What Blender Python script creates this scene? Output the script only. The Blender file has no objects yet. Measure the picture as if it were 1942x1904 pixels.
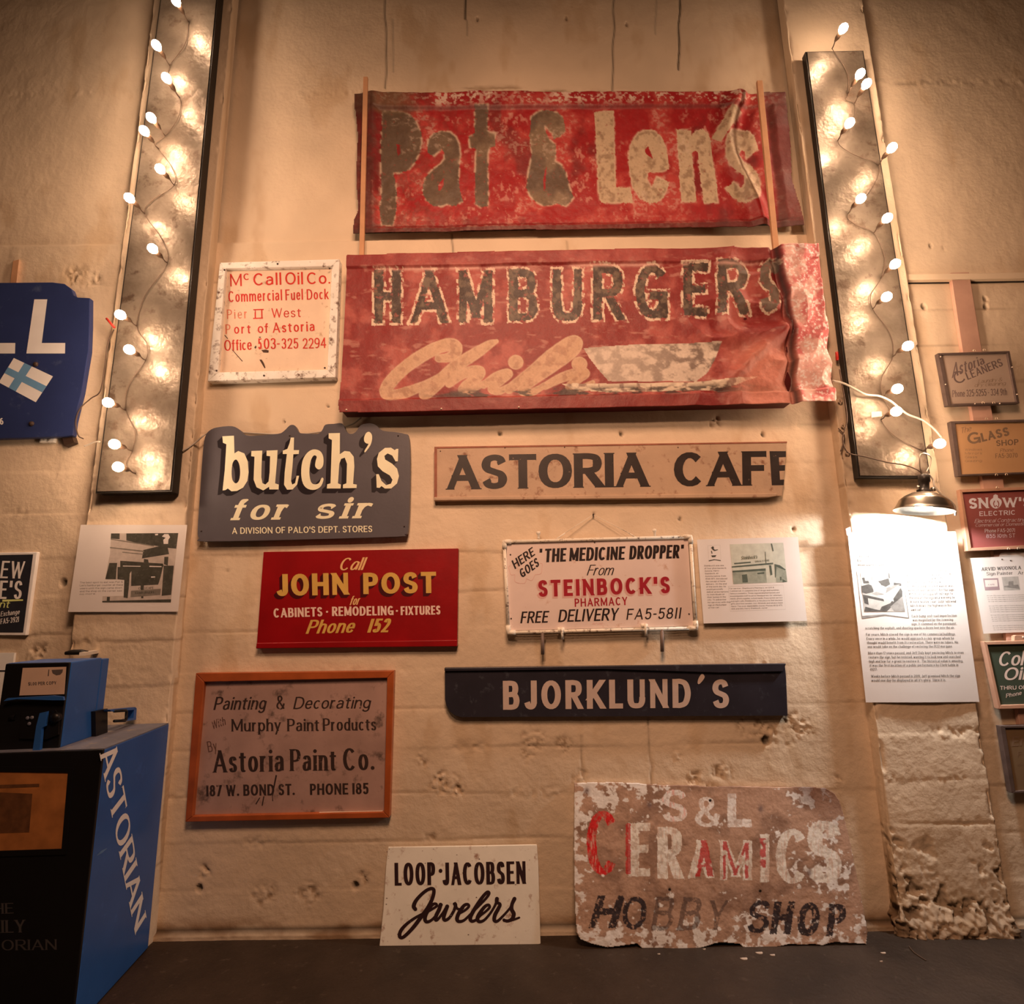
import bpy, bmesh, copy, math, random
import numpy as np
from mathutils import Vector, Matrix
from mathutils.geometry import tessellate_polygon

random.seed(7)
SC = bpy.context.scene
COL = SC.collection
W_PX, H_PX = 1942, 1904
FPX = 1072.5
CAM_H = 1.45
PITCH = math.radians(10.73)
ROLL = math.radians(0.82)

# ------------------------------------------------------------------ camera
_r0 = Vector((1, 0, 0)); _f = Vector((0, math.cos(PITCH), math.sin(PITCH))); _u0 = Vector((0, -math.sin(PITCH), math.cos(PITCH)))
_R = _r0 * math.cos(ROLL) - _u0 * math.sin(ROLL)
_U = _u0 * math.cos(ROLL) + _r0 * math.sin(ROLL)
def ray(px, py):
    return _f + _R * ((px - W_PX / 2) / FPX) - _U * ((py - H_PX / 2) / FPX)
_d = ray(600, 1776)                       # the foot of the back wall
CAM_D = _d.y / -_d.z * CAM_H
CAM = Vector((0, -CAM_D, CAM_H))
cam_data = bpy.data.cameras.new('camera')
cam_data.sensor_fit = 'HORIZONTAL'; cam_data.sensor_width = 36.0
cam_data.lens = 36.0 * FPX / W_PX
cam_data.clip_start = 0.02
cam = bpy.data.objects.new('camera', cam_data); COL.objects.link(cam)
cam.matrix_world = Matrix(((_R.x, _U.x, -_f.x, CAM.x), (_R.y, _U.y, -_f.y, CAM.y), (_R.z, _U.z, -_f.z, CAM.z), (0, 0, 0, 1)))
SC.camera = cam

# ------------------------------------------------------------------ world, lights, exposure
SC.view_settings.view_transform = 'Standard'
SC.view_settings.look = 'None'
SC.view_settings.gamma = 1.0
SC.view_settings.use_curve_mapping = False
SC.view_settings.exposure = 0.0
world = bpy.data.worlds.new('world'); SC.world = world; world.use_nodes = True
world.node_tree.nodes['Background'].inputs[0].default_value = (1.0, 0.42, 0.18, 1)
world.node_tree.nodes['Background'].inputs[1].default_value = 0.022
BULB_STRENGTH = 158.0
LAMP_STRENGTH = 1400.0
BULB_COL = (1.0, 0.66, 0.43)
def area_light(name, loc, target, size, power, col):
    l = bpy.data.lights.new(name, 'AREA'); l.size = size; l.energy = power; l.color = col
    o = bpy.data.objects.new(name, l); COL.objects.link(o); o.location = loc
    o.rotation_euler = (Vector(target) - Vector(loc)).to_track_quat('-Z', 'Y').to_euler()
    return o
area_light('overhead_fill', (0.15, -2.9, 4.3), (0.05, -1.1, 0.0), 0.9, 120, (1.0, 0.56, 0.34))  # added fill light overhead, aimed low to brighten the leaning boards
_sl = bpy.data.lights.new('fill_spot', 'SPOT'); _sl.energy = 190; _sl.color = (1.0, 0.59, 0.37); _sl.spot_size = math.radians(70); _sl.spot_blend = 1.0; _sl.shadow_soft_size = .12  # added unseen spot, brightens mid-wall and fades towards the edges
_so = bpy.data.objects.new('fill_spot', _sl); COL.objects.link(_so); _so.location = (-.5, -3.4, 3.6)
_so.rotation_euler = (Vector((-.12, 0, 2.75)) - _so.location).to_track_quat('-Z', 'Y').to_euler()

# ------------------------------------------------------------------ colour helpers
def lin(c):
    return tuple(((v / 255) / 12.92 if v / 255 <= 0.04045 else ((v / 255 + 0.055) / 1.055) ** 2.4) for v in c)
WHITE = (226, 199, 176)                  # how white paper reads under the string lights
def alb(c, ref=WHITE, top=0.82):
    a, b = lin(c), lin(ref)
    return tuple(max(0.003, min(0.9, x / y * top)) for x, y in zip(a, b))

# ------------------------------------------------------------------ planes
class Plane:
    """a flat face in the room that photo pixels can be dropped onto"""
    def __init__(s, p0, n):
        s.p = Vector(p0); s.n = Vector(n).normalized()
    def at(s, px, py, lift=0.0):
        d = ray(px, py); t = (s.p - CAM).dot(s.n) / d.dot(s.n)
        return CAM + d * t + s.n * lift
    def many(s, PX, PY):
        PX = np.asarray(PX, float); PY = np.asarray(PY, float)
        D = np.array(_f)[None] + np.array(_R)[None] * ((PX - W_PX / 2) / FPX)[:, None] - np.array(_U)[None] * ((PY - H_PX / 2) / FPX)[:, None]
        n = np.array(s.n); t = float((s.p - CAM).dot(s.n)) / (D @ n)
        return np.array(CAM)[None] + D * t[:, None]
def wall_plane(y):                        # parallel to the back wall, y metres in front of it
    return Plane((0, -y, 0), (0, -1, 0))
FLOOR = Plane((0, 0, 0), (0, 0, 1))

# ------------------------------------------------------------------ numpy noise
def _hash(ix, iy, seed):
    h = (ix.astype(np.int64) * 374761393 + iy.astype(np.int64) * 668265263 + seed * 1442695041) & 0x7fffffff
    h = (h ^ (h >> 13)) * 1274126177 & 0x7fffffff
    return ((h ^ (h >> 16)) & 0xffff) / 65535.0
def vnoise(x, y, seed=0):
    ix = np.floor(x); iy = np.floor(y); fx = x - ix; fy = y - iy
    fx = fx * fx * (3 - 2 * fx); fy = fy * fy * (3 - 2 * fy)
    a = _hash(ix, iy, seed); b = _hash(ix + 1, iy, seed); c = _hash(ix, iy + 1, seed); d = _hash(ix + 1, iy + 1, seed)
    return (a * (1 - fx) + b * fx) * (1 - fy) + (c * (1 - fx) + d * fx) * fy
def fbm(x, y, seed=0, oct=4):
    v = 0; amp = 0.5; tot = 0
    for i in range(oct):
        v = v + amp * vnoise(x, y, seed + i * 17); tot += amp; amp *= 0.55; x = x * 2.03 + 11.3; y = y * 2.03 + 5.7
    return v / tot
def sstep(a, b, x):
    t = np.clip((x - a) / (b - a), 0, 1); return t * t * (3 - 2 * t)

# ------------------------------------------------------------------ materials
def new_mat(name):
    m = bpy.data.materials.new(name); m.use_nodes = True
    return m, m.node_tree.nodes, m.node_tree.links, m.node_tree.nodes['Principled BSDF']
def _mix(N, L, fac, a, b):
    n = N.new('ShaderNodeMix'); n.data_type = 'RGBA'
    if isinstance(fac, (int, float)): n.inputs[0].default_value = fac
    else: L.new(fac, n.inputs[0])
    for i, v in ((6, a), (7, b)):
        if isinstance(v, tuple): n.inputs[i].default_value = (*v[:3], 1)
        else: L.new(v, n.inputs[i])
    return n.outputs[2]
def _noise(N, L, vec, scale, detail=4, rough=0.55):
    n = N.new('ShaderNodeTexNoise'); n.inputs['Scale'].default_value = scale; n.inputs['Detail'].default_value = detail; n.inputs['Roughness'].default_value = rough
    L.new(vec, n.inputs['Vector']); return n.outputs['Fac']
def _ramp(N, L, fac, stops):
    n = N.new('ShaderNodeValToRGB'); L.new(fac, n.inputs[0])
    e = n.color_ramp.elements
    while len(e) < len(stops): e.new(0.5)
    for el, (p, c) in zip(e, stops):
        el.position = p; el.color = (*c, 1) if isinstance(c, tuple) else (c, c, c, 1)
    return n.outputs[0]
def _bump(N, L, bsdf, h, dist, strength=1.0):
    b = N.new('ShaderNodeBump'); b.inputs['Distance'].default_value = dist; b.inputs['Strength'].default_value = strength
    L.new(h, b.inputs['Height']); L.new(b.outputs[0], bsdf.inputs['Normal'])
def mat(name, col, rough=0.55, var=0.12, scale=14.0, bump=0.0, bscale=60.0, metal=0.0, dirt=None, dirt_amt=0.0, worn=0.0, wscale=40.0, spec=0.35, coat=0.0):
    """painted / printed / wooden surface: mottled colour, dirt spots, optional chipped-off patches"""
    m, N, L, P = new_mat(name)
    tc = N.new('ShaderNodeTexCoord').outputs['Object']
    f = _noise(N, L, tc, scale)
    lo = tuple(v * (1 - var) for v in col); hi = tuple(min(0.95, v * (1 + var)) for v in col)
    c = _mix(N, L, _ramp(N, L, f, [(0.3, 0.0), (0.7, 1.0)]), lo, hi)
    if dirt is not None:
        g = _noise(N, L, tc, scale * 2.7, 6, 0.65)
        c = _mix(N, L, _ramp(N, L, g, [(0.62 - dirt_amt * 0.25, 0.0), (0.75 - dirt_amt * 0.2, 1.0)]), c, dirt)
    L.new(c, P.inputs['Base Color'])
    P.inputs['Roughness'].default_value = rough; P.inputs['Metallic'].default_value = metal
    P.inputs['Specular IOR Level'].default_value = spec
    P.inputs['Coat Weight'].default_value = coat
    if bump: _bump(N, L, P, _noise(N, L, tc, bscale, 5), bump)
    if worn > 0:
        w = _noise(N, L, tc, wscale, 6, 0.7)
        a = _ramp(N, L, w, [(0.28 + worn * 0.22, 0.0), (0.34 + worn * 0.22, 1.0)])
        L.new(a, P.inputs['Alpha'])
    return m
def emit_mat(name, col, s):
    m, N, L, P = new_mat(name)
    P.inputs['Base Color'].default_value = (0.9, 0.85, 0.75, 1)
    P.inputs['Emission Color'].default_value = (*col, 1); P.inputs['Emission Strength'].default_value = s
    return m
def paint_mat(name, rough=0.5, bump=0.0006, bscale=90, spec=0.35):
    """paint stored point by point in the mesh's own colour attribute"""
    m, N, L, P = new_mat(name)
    a = N.new('ShaderNodeAttribute'); a.attribute_name = 'paint'
    L.new(a.outputs['Color'], P.inputs['Base Color'])
    P.inputs['Roughness'].default_value = rough; P.inputs['Specular IOR Level'].default_value = spec
    tc = N.new('ShaderNodeTexCoord').outputs['Object']
    _bump(N, L, P, _noise(N, L, tc, bscale, 6, 0.6), bump)
    return m

# ------------------------------------------------------------------ object helpers
BASE = {}
def _link(o): COL.objects.link(o); return o
def tag(o, label=None, cat=None, group=None, kind=None):
    if label: o['label'] = label
    if cat: o['category'] = cat
    if group: o['group'] = group
    if kind: o['kind'] = kind
    return o
def thing(name, loc, label, cat, group=None):
    o = bpy.data.objects.new(name, None); o.empty_display_size = 0.05; o.location = Vector(loc)
    _link(o); BASE[o.name] = Vector(loc)
    return tag(o, label, cat, group)
def mesh(name, verts, faces, m, parent=None, smooth=False, mats=None, mi=None):
    """one mesh object from world-space vertices"""
    b = BASE[parent.name] if parent is not None else None
    me = bpy.data.meshes.new(name)
    if b is not None: verts = [(v[0] - b.x, v[1] - b.y, v[2] - b.z) for v in verts]
    else: verts = [tuple(v) for v in verts]
    me.from_pydata(verts, [], faces)
    for x in (mats or [m]): me.materials.append(x)
    if mi is not None: me.polygons.foreach_set('material_index', mi)
    if smooth: me.polygons.foreach_set('use_smooth', [True] * len(me.polygons))
    me.update()
    o = bpy.data.objects.new(name, me); _link(o)
    if parent is not None: o.parent = parent; BASE[o.name] = b
    return o
def bevel(o, w, seg=2):
    md = o.modifiers.new('bevel', 'BEVEL'); md.width = w; md.segments = seg; md.limit_method = 'ANGLE'; return o
def prism(name, front, back, m, parent=None):
    """solid between two loops of points"""
    n = len(front); v = [tuple(p) for p in front] + [tuple(p) for p in back]
    f = []
    for t in tessellate_polygon([[Vector(p) for p in front]]): f.append(tuple(t))
    f2 = [tuple(i + n for i in reversed(t)) for t in f]
    q = [(i, (i + 1) % n, (i + 1) % n + n, i + n) for i in range(n)]
    o = mesh(name, v, f + f2 + q, m, parent)
    bm = bmesh.new(); bm.from_mesh(o.data); bmesh.ops.recalc_face_normals(bm, faces=bm.faces); bm.to_mesh(o.data); bm.free()
    return o
def px_prism(name, pts, plane, thick, m, parent=None, lift=0.0):
    fr = [plane.at(x, y, lift) for x, y in pts]
    return prism(name, fr, [p - plane.n * thick for p in fr], m, parent)
def box(name, lo, hi, m, parent=None, M=None):
    (x0, y0, z0), (x1, y1, z1) = lo, hi
    v = [(x0, y0, z0), (x1, y0, z0), (x1, y1, z0), (x0, y1, z0), (x0, y0, z1), (x1, y0, z1), (x1, y1, z1), (x0, y1, z1)]
    if M is not None: v = [tuple(M @ Vector(p)) for p in v]
    return mesh(name, v, [(3, 2, 1, 0), (4, 5, 6, 7), (0, 1, 5, 4), (1, 2, 6, 5), (2, 3, 7, 6), (3, 0, 4, 7)], m, parent)
def catmull(pts, n=8, closed=False):
    P = [np.array(p, float) for p in pts]
    if closed: P = [P[-1]] + P + [P[0], P[1]]
    else: P = [2 * P[0] - P[1]] + P + [2 * P[-1] - P[-2]]
    out = []
    for i in range(1, len(P) - 2):
        a, b, c, d = P[i - 1:i + 3]
        for k in range(n):
            t = k / n
            out.append(0.5 * (2 * b + (c - a) * t + (2 * a - 5 * b + 4 * c - d) * t * t + (3 * b - a - 3 * c + d) * t ** 3))
    if not closed: out.append(P[-2])
    return out
def tube(name, pts, r, m, parent=None, sides=8, closed=False):
    """round bar along world points; r one radius or one per point"""
    P = [Vector(p) for p in pts]; n = len(P)
    rs = r if isinstance(r, (list, tuple)) else [r] * n
    v = []; f = []
    prev = None
    for i in range(n):
        a = P[(i - 1) % n] if (closed or i > 0) else P[i]; b = P[(i + 1) % n] if (closed or i < n - 1) else P[i]
        t = (b - a).normalized() if (b - a).length > 1e-9 else Vector((0, 0, 1))
        if prev is None:
            s = t.orthogonal().normalized()
        else:
            s = (prev - t * prev.dot(t)); s = s.normalized() if s.length > 1e-6 else t.orthogonal().normalized()
        prev = s; q = t.cross(s)
        for k in range(sides):
            an = 2 * math.pi * k / sides
            v.append(tuple(P[i] + (s * math.cos(an) + q * math.sin(an)) * rs[i]))
    for i in range(n if closed else n - 1):
        j = (i + 1) % n
        for k in range(sides):
            f.append((i * sides + k, i * sides + (k + 1) % sides, j * sides + (k + 1) % sides, j * sides + k))
    if not closed:
        f.append(tuple(range(sides))[::-1]); f.append(tuple((n - 1) * sides + k for k in range(sides)))
    return mesh(name, v, f, m, parent, smooth=True)
def lathe(name, prof, M, m, parent=None, seg=28, cap=False):
    """profile of (radius, height) spun about local z, placed by matrix M"""
    v = []; f = []
    for r, z in prof:
        for k in range(seg):
            a = 2 * math.pi * k / seg; v.append(tuple(M @ Vector((r * math.cos(a), r * math.sin(a), z))))
    for i in range(len(prof) - 1):
        for k in range(seg):
            f.append((i * seg + k, i * seg + (k + 1) % seg, (i + 1) * seg + (k + 1) % seg, (i + 1) * seg + k))
    if cap:
        f.append(tuple(range(seg))[::-1]); f.append(tuple((len(prof) - 1) * seg + k for k in range(seg)))
    return mesh(name, v, f, m, parent, smooth=True)
def frame_to(loc, z):
    q = Vector((0, 0, 1)).rotation_difference(Vector(z)); return Matrix.Translation(loc) @ q.to_matrix().to_4x4()
def ball(name, c, r, m, parent=None, stretch=1.0, axis=(0, 0, 1), seg=14):
    prof = [(max(1e-4, r * math.sin(math.pi * i / 10)), -r * stretch * math.cos(math.pi * i / 10)) for i in range(11)]
    return lathe(name, prof, frame_to(Vector(c), axis), m, parent, seg)

# ------------------------------------------------------------------ lettering
X = 0.68
def _arc(cx, cy, rx, ry, a0, a1, n=14, p=1.0):
    o = []
    for i in range(n + 1):
        a = math.radians(a0 + (a1 - a0) * i / n); c, s = math.cos(a), math.sin(a)
        o.append((cx + rx * math.copysign(abs(c) ** p, c), cy + ry * math.copysign(abs(s) ** p, s)))
    return o
def A_(*a, **k): return ('p', _arc(*a, **k))
def O_(cx, cy, rx, ry, n=22): return ('o', _arc(cx, cy, rx, ry, 0, 360 - 360 / n, n - 1, 0.94))
def L_(a, b, c, d, s='', w=1.0): return ('l', (a, b), (c, d), s, w)
def C_(*p): return ('c', list(p))
def D_(x, y, k=1.0): return ('d', (x, y), k)
_S = C_((.96, .79), (.82, .95), (.5, 1), (.16, .93), (.02, .75), (.14, .59), (.5, .5), (.86, .41), (.99, .24), (.85, .06), (.5, 0), (.18, .05), (.02, .21))
_s = C_((.93, .53), (.8, .64), (.5, X), (.18, .63), (.05, .51), (.17, .40), (.5, .34), (.85, .27), (.97, .16), (.84, .04), (.5, 0), (.18, .04), (.04, .15))
G = {
 'A': (.86, [L_(0, 0, .5, 1, 'b', .8), L_(1, 0, .5, 1, 'b'), L_(.2, .30, .8, .30)]),
 'B': (.74, [L_(0, 0, 0, 1, 'bt'), C_((0, 1), (.5, 1), (.8, .95), (.9, .77), (.8, .59), (.5, .53), (0, .53)), C_((.4, .53), (.6, .53), (.88, .47), (1, .27), (.88, .06), (.55, 0), (0, 0))]),
 'C': (.80, [A_(.52, .5, .52, .5, 42, 318)]),
 'D': (.82, [L_(0, 0, 0, 1, 'bt'), C_((0, 1), (.42, 1), (.82, .88), (1, .5), (.82, .12), (.42, 0), (0, 0))]),
 'E': (.66, [L_(0, 0, 0, 1, 'bt'), L_(0, 1, 1, 1), L_(0, .52, .84, .52), L_(0, 0, 1, 0)]),
 'F': (.63, [L_(0, 0, 0, 1, 'bt'), L_(0, 1, 1, 1), L_(0, .51, .84, .51)]),
 'G': (.84, [A_(.52, .5, .52, .5, 42, 325), L_(.97, .02, .97, .42), L_(.58, .42, .97, .42)]),
 'H': (.82, [L_(0, 0, 0, 1, 'bt'), L_(1, 0, 1, 1, 'bt'), L_(0, .51, 1, .51)]),
 'I': (.16, [L_(.5, 0, .5, 1, 'bt')]),
 'J': (.58, [C_((1, .3), (.97, .14), (.8, .03), (.5, 0), (.2, .05), (.02, .2)), L_(1, .25, 1, 1, 't')]),
 'K': (.80, [L_(0, 0, 0, 1, 'bt'), L_(.05, .36, .94, 1, 't'), L_(.32, .57, 1, 0, 'b')]),
 'L': (.62, [L_(0, 0, 0, 1, 'bt'), L_(0, 0, 1, 0)]),
 'M': (1.0, [L_(0, 0, 0, 1, 'bt', .85), L_(1, 0, 1, 1, 'bt'), L_(.02, 1, .5, .1), L_(.98, 1, .5, .1, '', .8)]),
 'N': (.82, [L_(0, 0, 0, 1, 'bt', .85), L_(1, 0, 1, 1, 't', .85), L_(.02, 1, .98, 0)]),
 'O': (.88, [O_(.5, .5, .5, .5)]),
 'P': (.70, [L_(0, 0, 0, 1, 'bt'), C_((0, 1), (.5, 1), (.87, .93), (1, .73), (.87, .53), (.5, .46), (0, .46))]),
 'Q': (.88, [O_(.5, .5, .5, .5), L_(.6, .25, .95, -.1)]),
 'R': (.76, [L_(0, 0, 0, 1, 'bt'), C_((0, 1), (.5, 1), (.84, .94), (.95, .75), (.84, .56), (.5, .49), (0, .49)), L_(.46, .49, 1, 0, 'b')]),
 'S': (.68, [_S]),
 'T': (.72, [L_(.5, 0, .5, 1, 'b'), L_(0, 1, 1, 1)]),
 'U': (.80, [L_(0, .32, 0, 1, 't'), L_(1, .32, 1, 1, 't', .85), C_((0, .36), (.04, .16), (.2, .03), (.5, 0), (.8, .03), (.96, .16), (1, .36))]),
 'V': (.82, [L_(.5, 0, 0, 1, 't'), L_(.5, 0, 1, 1, 't', .8)]),
 'W': (1.15, [L_(.25, 0, 0, 1, 't'), L_(.25, 0, .5, .95, '', .8), L_(.75, 0, .5, .95), L_(.75, 0, 1, 1, 't', .8)]),
 'X': (.80, [L_(0, 0, 1, 1, 'bt', .8), L_(1, 0, 0, 1, 'bt')]),
 'Y': (.78, [L_(.5, 0, .5, .48, 'b'), L_(.5, .42, 0, 1, 't'), L_(.5, .42, 1, 1, 't', .8)]),
 'Z': (.74, [L_(0, 1, 1, 1), L_(0, 0, 1, 0), L_(0, 0, 1, 1)]),
 '0': (.68, [O_(.5, .5, .5, .5)]),
 '1': (.22, [L_(.7, 0, .7, 1, 'b')]),
 '2': (.66, [C_((.03, .76), (.16, .94), (.5, 1), (.85, .93), (.97, .73), (.85, .52), (.45, .25), (.03, 0)), L_(.03, 0, 1, 0)]),
 '3': (.66, [C_((.05, .82), (.2, .96), (.5, 1), (.84, .93), (.92, .76), (.8, .58), (.42, .52)), C_((.42, .52), (.84, .46), (.98, .26), (.85, .06), (.5, 0), (.18, .04), (.02, .2))]),
 '4': (.72, [L_(.75, 0, .75, 1, 'b'), L_(.75, 1, 0, .28), L_(0, .28, 1, .28)]),
 '5': (.66, [L_(.12, .55, .14, 1), L_(.14, 1, .94, 1), C_((.1, .55), (.5, .64), (.86, .55), (.99, .32), (.85, .07), (.5, 0), (.18, .04), (.02, .2))]),
 '6': (.68, [O_(.5, .3, .5, .3), C_((0, .3), (.04, .62), (.25, .9), (.62, 1), (.9, .93))]),
 '7': (.64, [L_(0, 1, 1, 1), L_(.25, 0, 1, 1)]),
 '8': (.68, [O_(.5, .75, .42, .25), O_(.5, .26, .5, .26)]),
 '9': (.68, [O_(.5, .7, .5, .3), C_((1, .7), (.96, .38), (.75, .1), (.38, 0), (.1, .07))]),
 '&': (.86, [C_((1, .42), (.85, .14), (.6, .01), (.3, 0), (.04, .12), (.02, .3), (.2, .47), (.5, .62), (.68, .78), (.6, .95), (.4, 1), (.2, .92), (.17, .76), (.3, .58), (1, 0))]),
 'a': (.60, [C_((.06, .54), (.25, .66), (.6, .67), (.86, .58), (.92, .42), (.92, 0)), C_((.92, .38), (.5, .38), (.12, .32), (0, .17), (.12, .03), (.42, 0), (.75, .06), (.92, .2))]),
 'b': (.62, [L_(0, 0, 0, 1, 't'), O_(.5, .34, .5, .34)]),
 'c': (.56, [A_(.52, .34, .52, .34, 45, 315)]),
 'd': (.62, [L_(1, 0, 1, 1, 'bt'), O_(.5, .34, .5, .34)]),
 'e': (.60, [L_(.03, .35, .97, .35), C_((1, .35), (.93, .55), (.75, .66), (.5, .68), (.2, .62), (.03, .42), (.02, .25), (.18, .06), (.5, 0), (.8, .04), (.96, .17))]),
 'f': (.42, [C_((1, .93), (.78, 1), (.5, .96), (.4, .8), (.4, .6)), L_(.4, 0, .4, .66, 'b'), L_(0, X, .85, X)]),
 'g': (.62, [O_(.5, .35, .5, .33), C_((1, .66), (1, .1), (.95, -.18), (.6, -.3), (.2, -.26), (.02, -.15))]),
 'h': (.60, [L_(0, 0, 0, 1, 'bt'), C_((0, .42), (.2, .62), (.55, .68), (.9, .6), (1, .4)), L_(1, 0, 1, .42, 'b')]),
 'i': (.16, [L_(.5, 0, .5, X, 'bt'), D_(.5, .94)]),
 'j': (.3, [C_((.8, X), (.8, .0), (.7, -.2), (.3, -.3), (0, -.24)), D_(.8, .94)]),
 'k': (.60, [L_(0, 0, 0, 1, 'bt'), L_(.05, .24, .9, X, 't'), L_(.35, .4, 1, 0, 'b')]),
 'l': (.16, [L_(.5, 0, .5, 1, 'bt')]),
 'm': (.96, [L_(0, 0, 0, X, 'bt'), C_((0, .42), (.12, .62), (.3, .68), (.46, .6), (.5, .4)), L_(.5, 0, .5, .42, 'b'), C_((.5, .42), (.62, .62), (.8, .68), (.96, .6), (1, .4)), L_(1, 0, 1, .42, 'b')]),
 'n': (.60, [L_(0, 0, 0, X, 'bt'), C_((0, .42), (.2, .62), (.55, .68), (.9, .6), (1, .4)), L_(1, 0, 1, .42, 'b')]),
 'o': (.62, [O_(.5, .34, .5, .34)]),
 'p': (.62, [L_(0, -.3, 0, X, 'bt'), O_(.5, .34, .5, .34)]),
 'q': (.62, [L_(1, -.3, 1, X), O_(.5, .34, .5, .34)]),
 'r': (.44, [L_(0, 0, 0, X, 'bt'), C_((0, .38), (.2, .58), (.55, .68), (.95, .63))]),
 's': (.52, [_s]),
 't': (.44, [C_((.4, .9), (.4, .2), (.5, .04), (.75, 0), (1, .06)), L_(0, X, .95, X)]),
 'u': (.60, [C_((0, .66), (0, .26), (.12, .05), (.42, 0), (.8, .06), (1, .26)), L_(1, 0, 1, X, 'bt')]),
 'v': (.58, [L_(.5, 0, 0, X, 't'), L_(.5, 0, 1, X, 't', .8)]),
 'w': (.86, [L_(.25, 0, 0, X, 't'), L_(.25, 0, .5, .64, '', .8), L_(.75, 0, .5, .64), L_(.75, 0, 1, X, 't', .8)]),
 'x': (.58, [L_(0, 0, 1, X, 'bt', .8), L_(1, 0, 0, X, 'bt')]),
 'y': (.58, [L_(.52, .02, 0, X, 't'), L_(.15, -.3, 1, X, 't', .8)]),
 'z': (.54, [L_(0, X, 1, X), L_(0, 0, 1, 0), L_(0, 0, 1, X)]),
 '.': (.14, [D_(.5, .07)]), ',': (.14, [D_(.5, .07), L_(.3, -.14, .6, .04, '', .6)]), '\u00b7': (.16, [D_(.5, .48)]), '*': (.2, [D_(.5, .5, 1.5)]),
 "'": (.16, [L_(.35, .72, .6, 1, '', 1.0)]), '"': (.34, [L_(.1, .75, .2, 1, '', .8), L_(.75, .75, .9, 1, '', .8)]),
 '-': (.34, [L_(0, .45, 1, .45)]), ':': (.14, [D_(.5, .07), D_(.5, .55)]), '\u2122': (.3, [L_(.2, .7, .2, 1), L_(0, 1, .4, 1), L_(.6, .7, .6, 1)]), '$': (.66, [_S, L_(.5, -.1, .5, 1.1, '', .5)]),
}
# one-storey a for brush italics
G['\u0251'] = (.62, [C_((.98, .58), (.7, .68), (.35, .64), (.06, .4), (.02, .2), (.18, .03), (.5, .03), (.8, .2), (.97, .45)), C_((1, .66), (.97, .2), (1, .04), (1.12, .03))])
class St:
    def __init__(s, w=.16, t=None, slant=0.0, serif=0.0, sh=.06, gap=.14, space=.34, wide=1.0, n=5, script=False, ends='cut', drop=1.0):
        s.w = w; s.t = w * .8 if t is None else t; s.slant = slant; s.serif = serif; s.sh = sh; s.gap = gap; s.space = space; s.wide = wide; s.n = n; s.script = script; s.ends = ends
def _ribbon(P, a, b, closed=False):
    """quads along a path whose half width follows a broad brush: a across stems, b across bars"""
    n = len(P); Lf = []; Rt = []
    for i in range(n):
        p0 = P[(i - 1) % n] if (closed or i > 0) else P[i]; p1 = P[(i + 1) % n] if (closed or i < n - 1) else P[i]
        dx, dy = p1[0] - p0[0], p1[1] - p0[1]; l = math.hypot(dx, dy) or 1e-9
        nx, ny = -dy / l, dx / l; h = math.hypot(a * nx, b * ny)
        Lf.append((P[i][0] + nx * h, P[i][1] + ny * h)); Rt.append((P[i][0] - nx * h, P[i][1] - ny * h))
    out = []
    for i in range(n if closed else n - 1):
        j = (i + 1) % n; out.append([Lf[i], Lf[j], Rt[j], Rt[i]])
    return out
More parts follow.
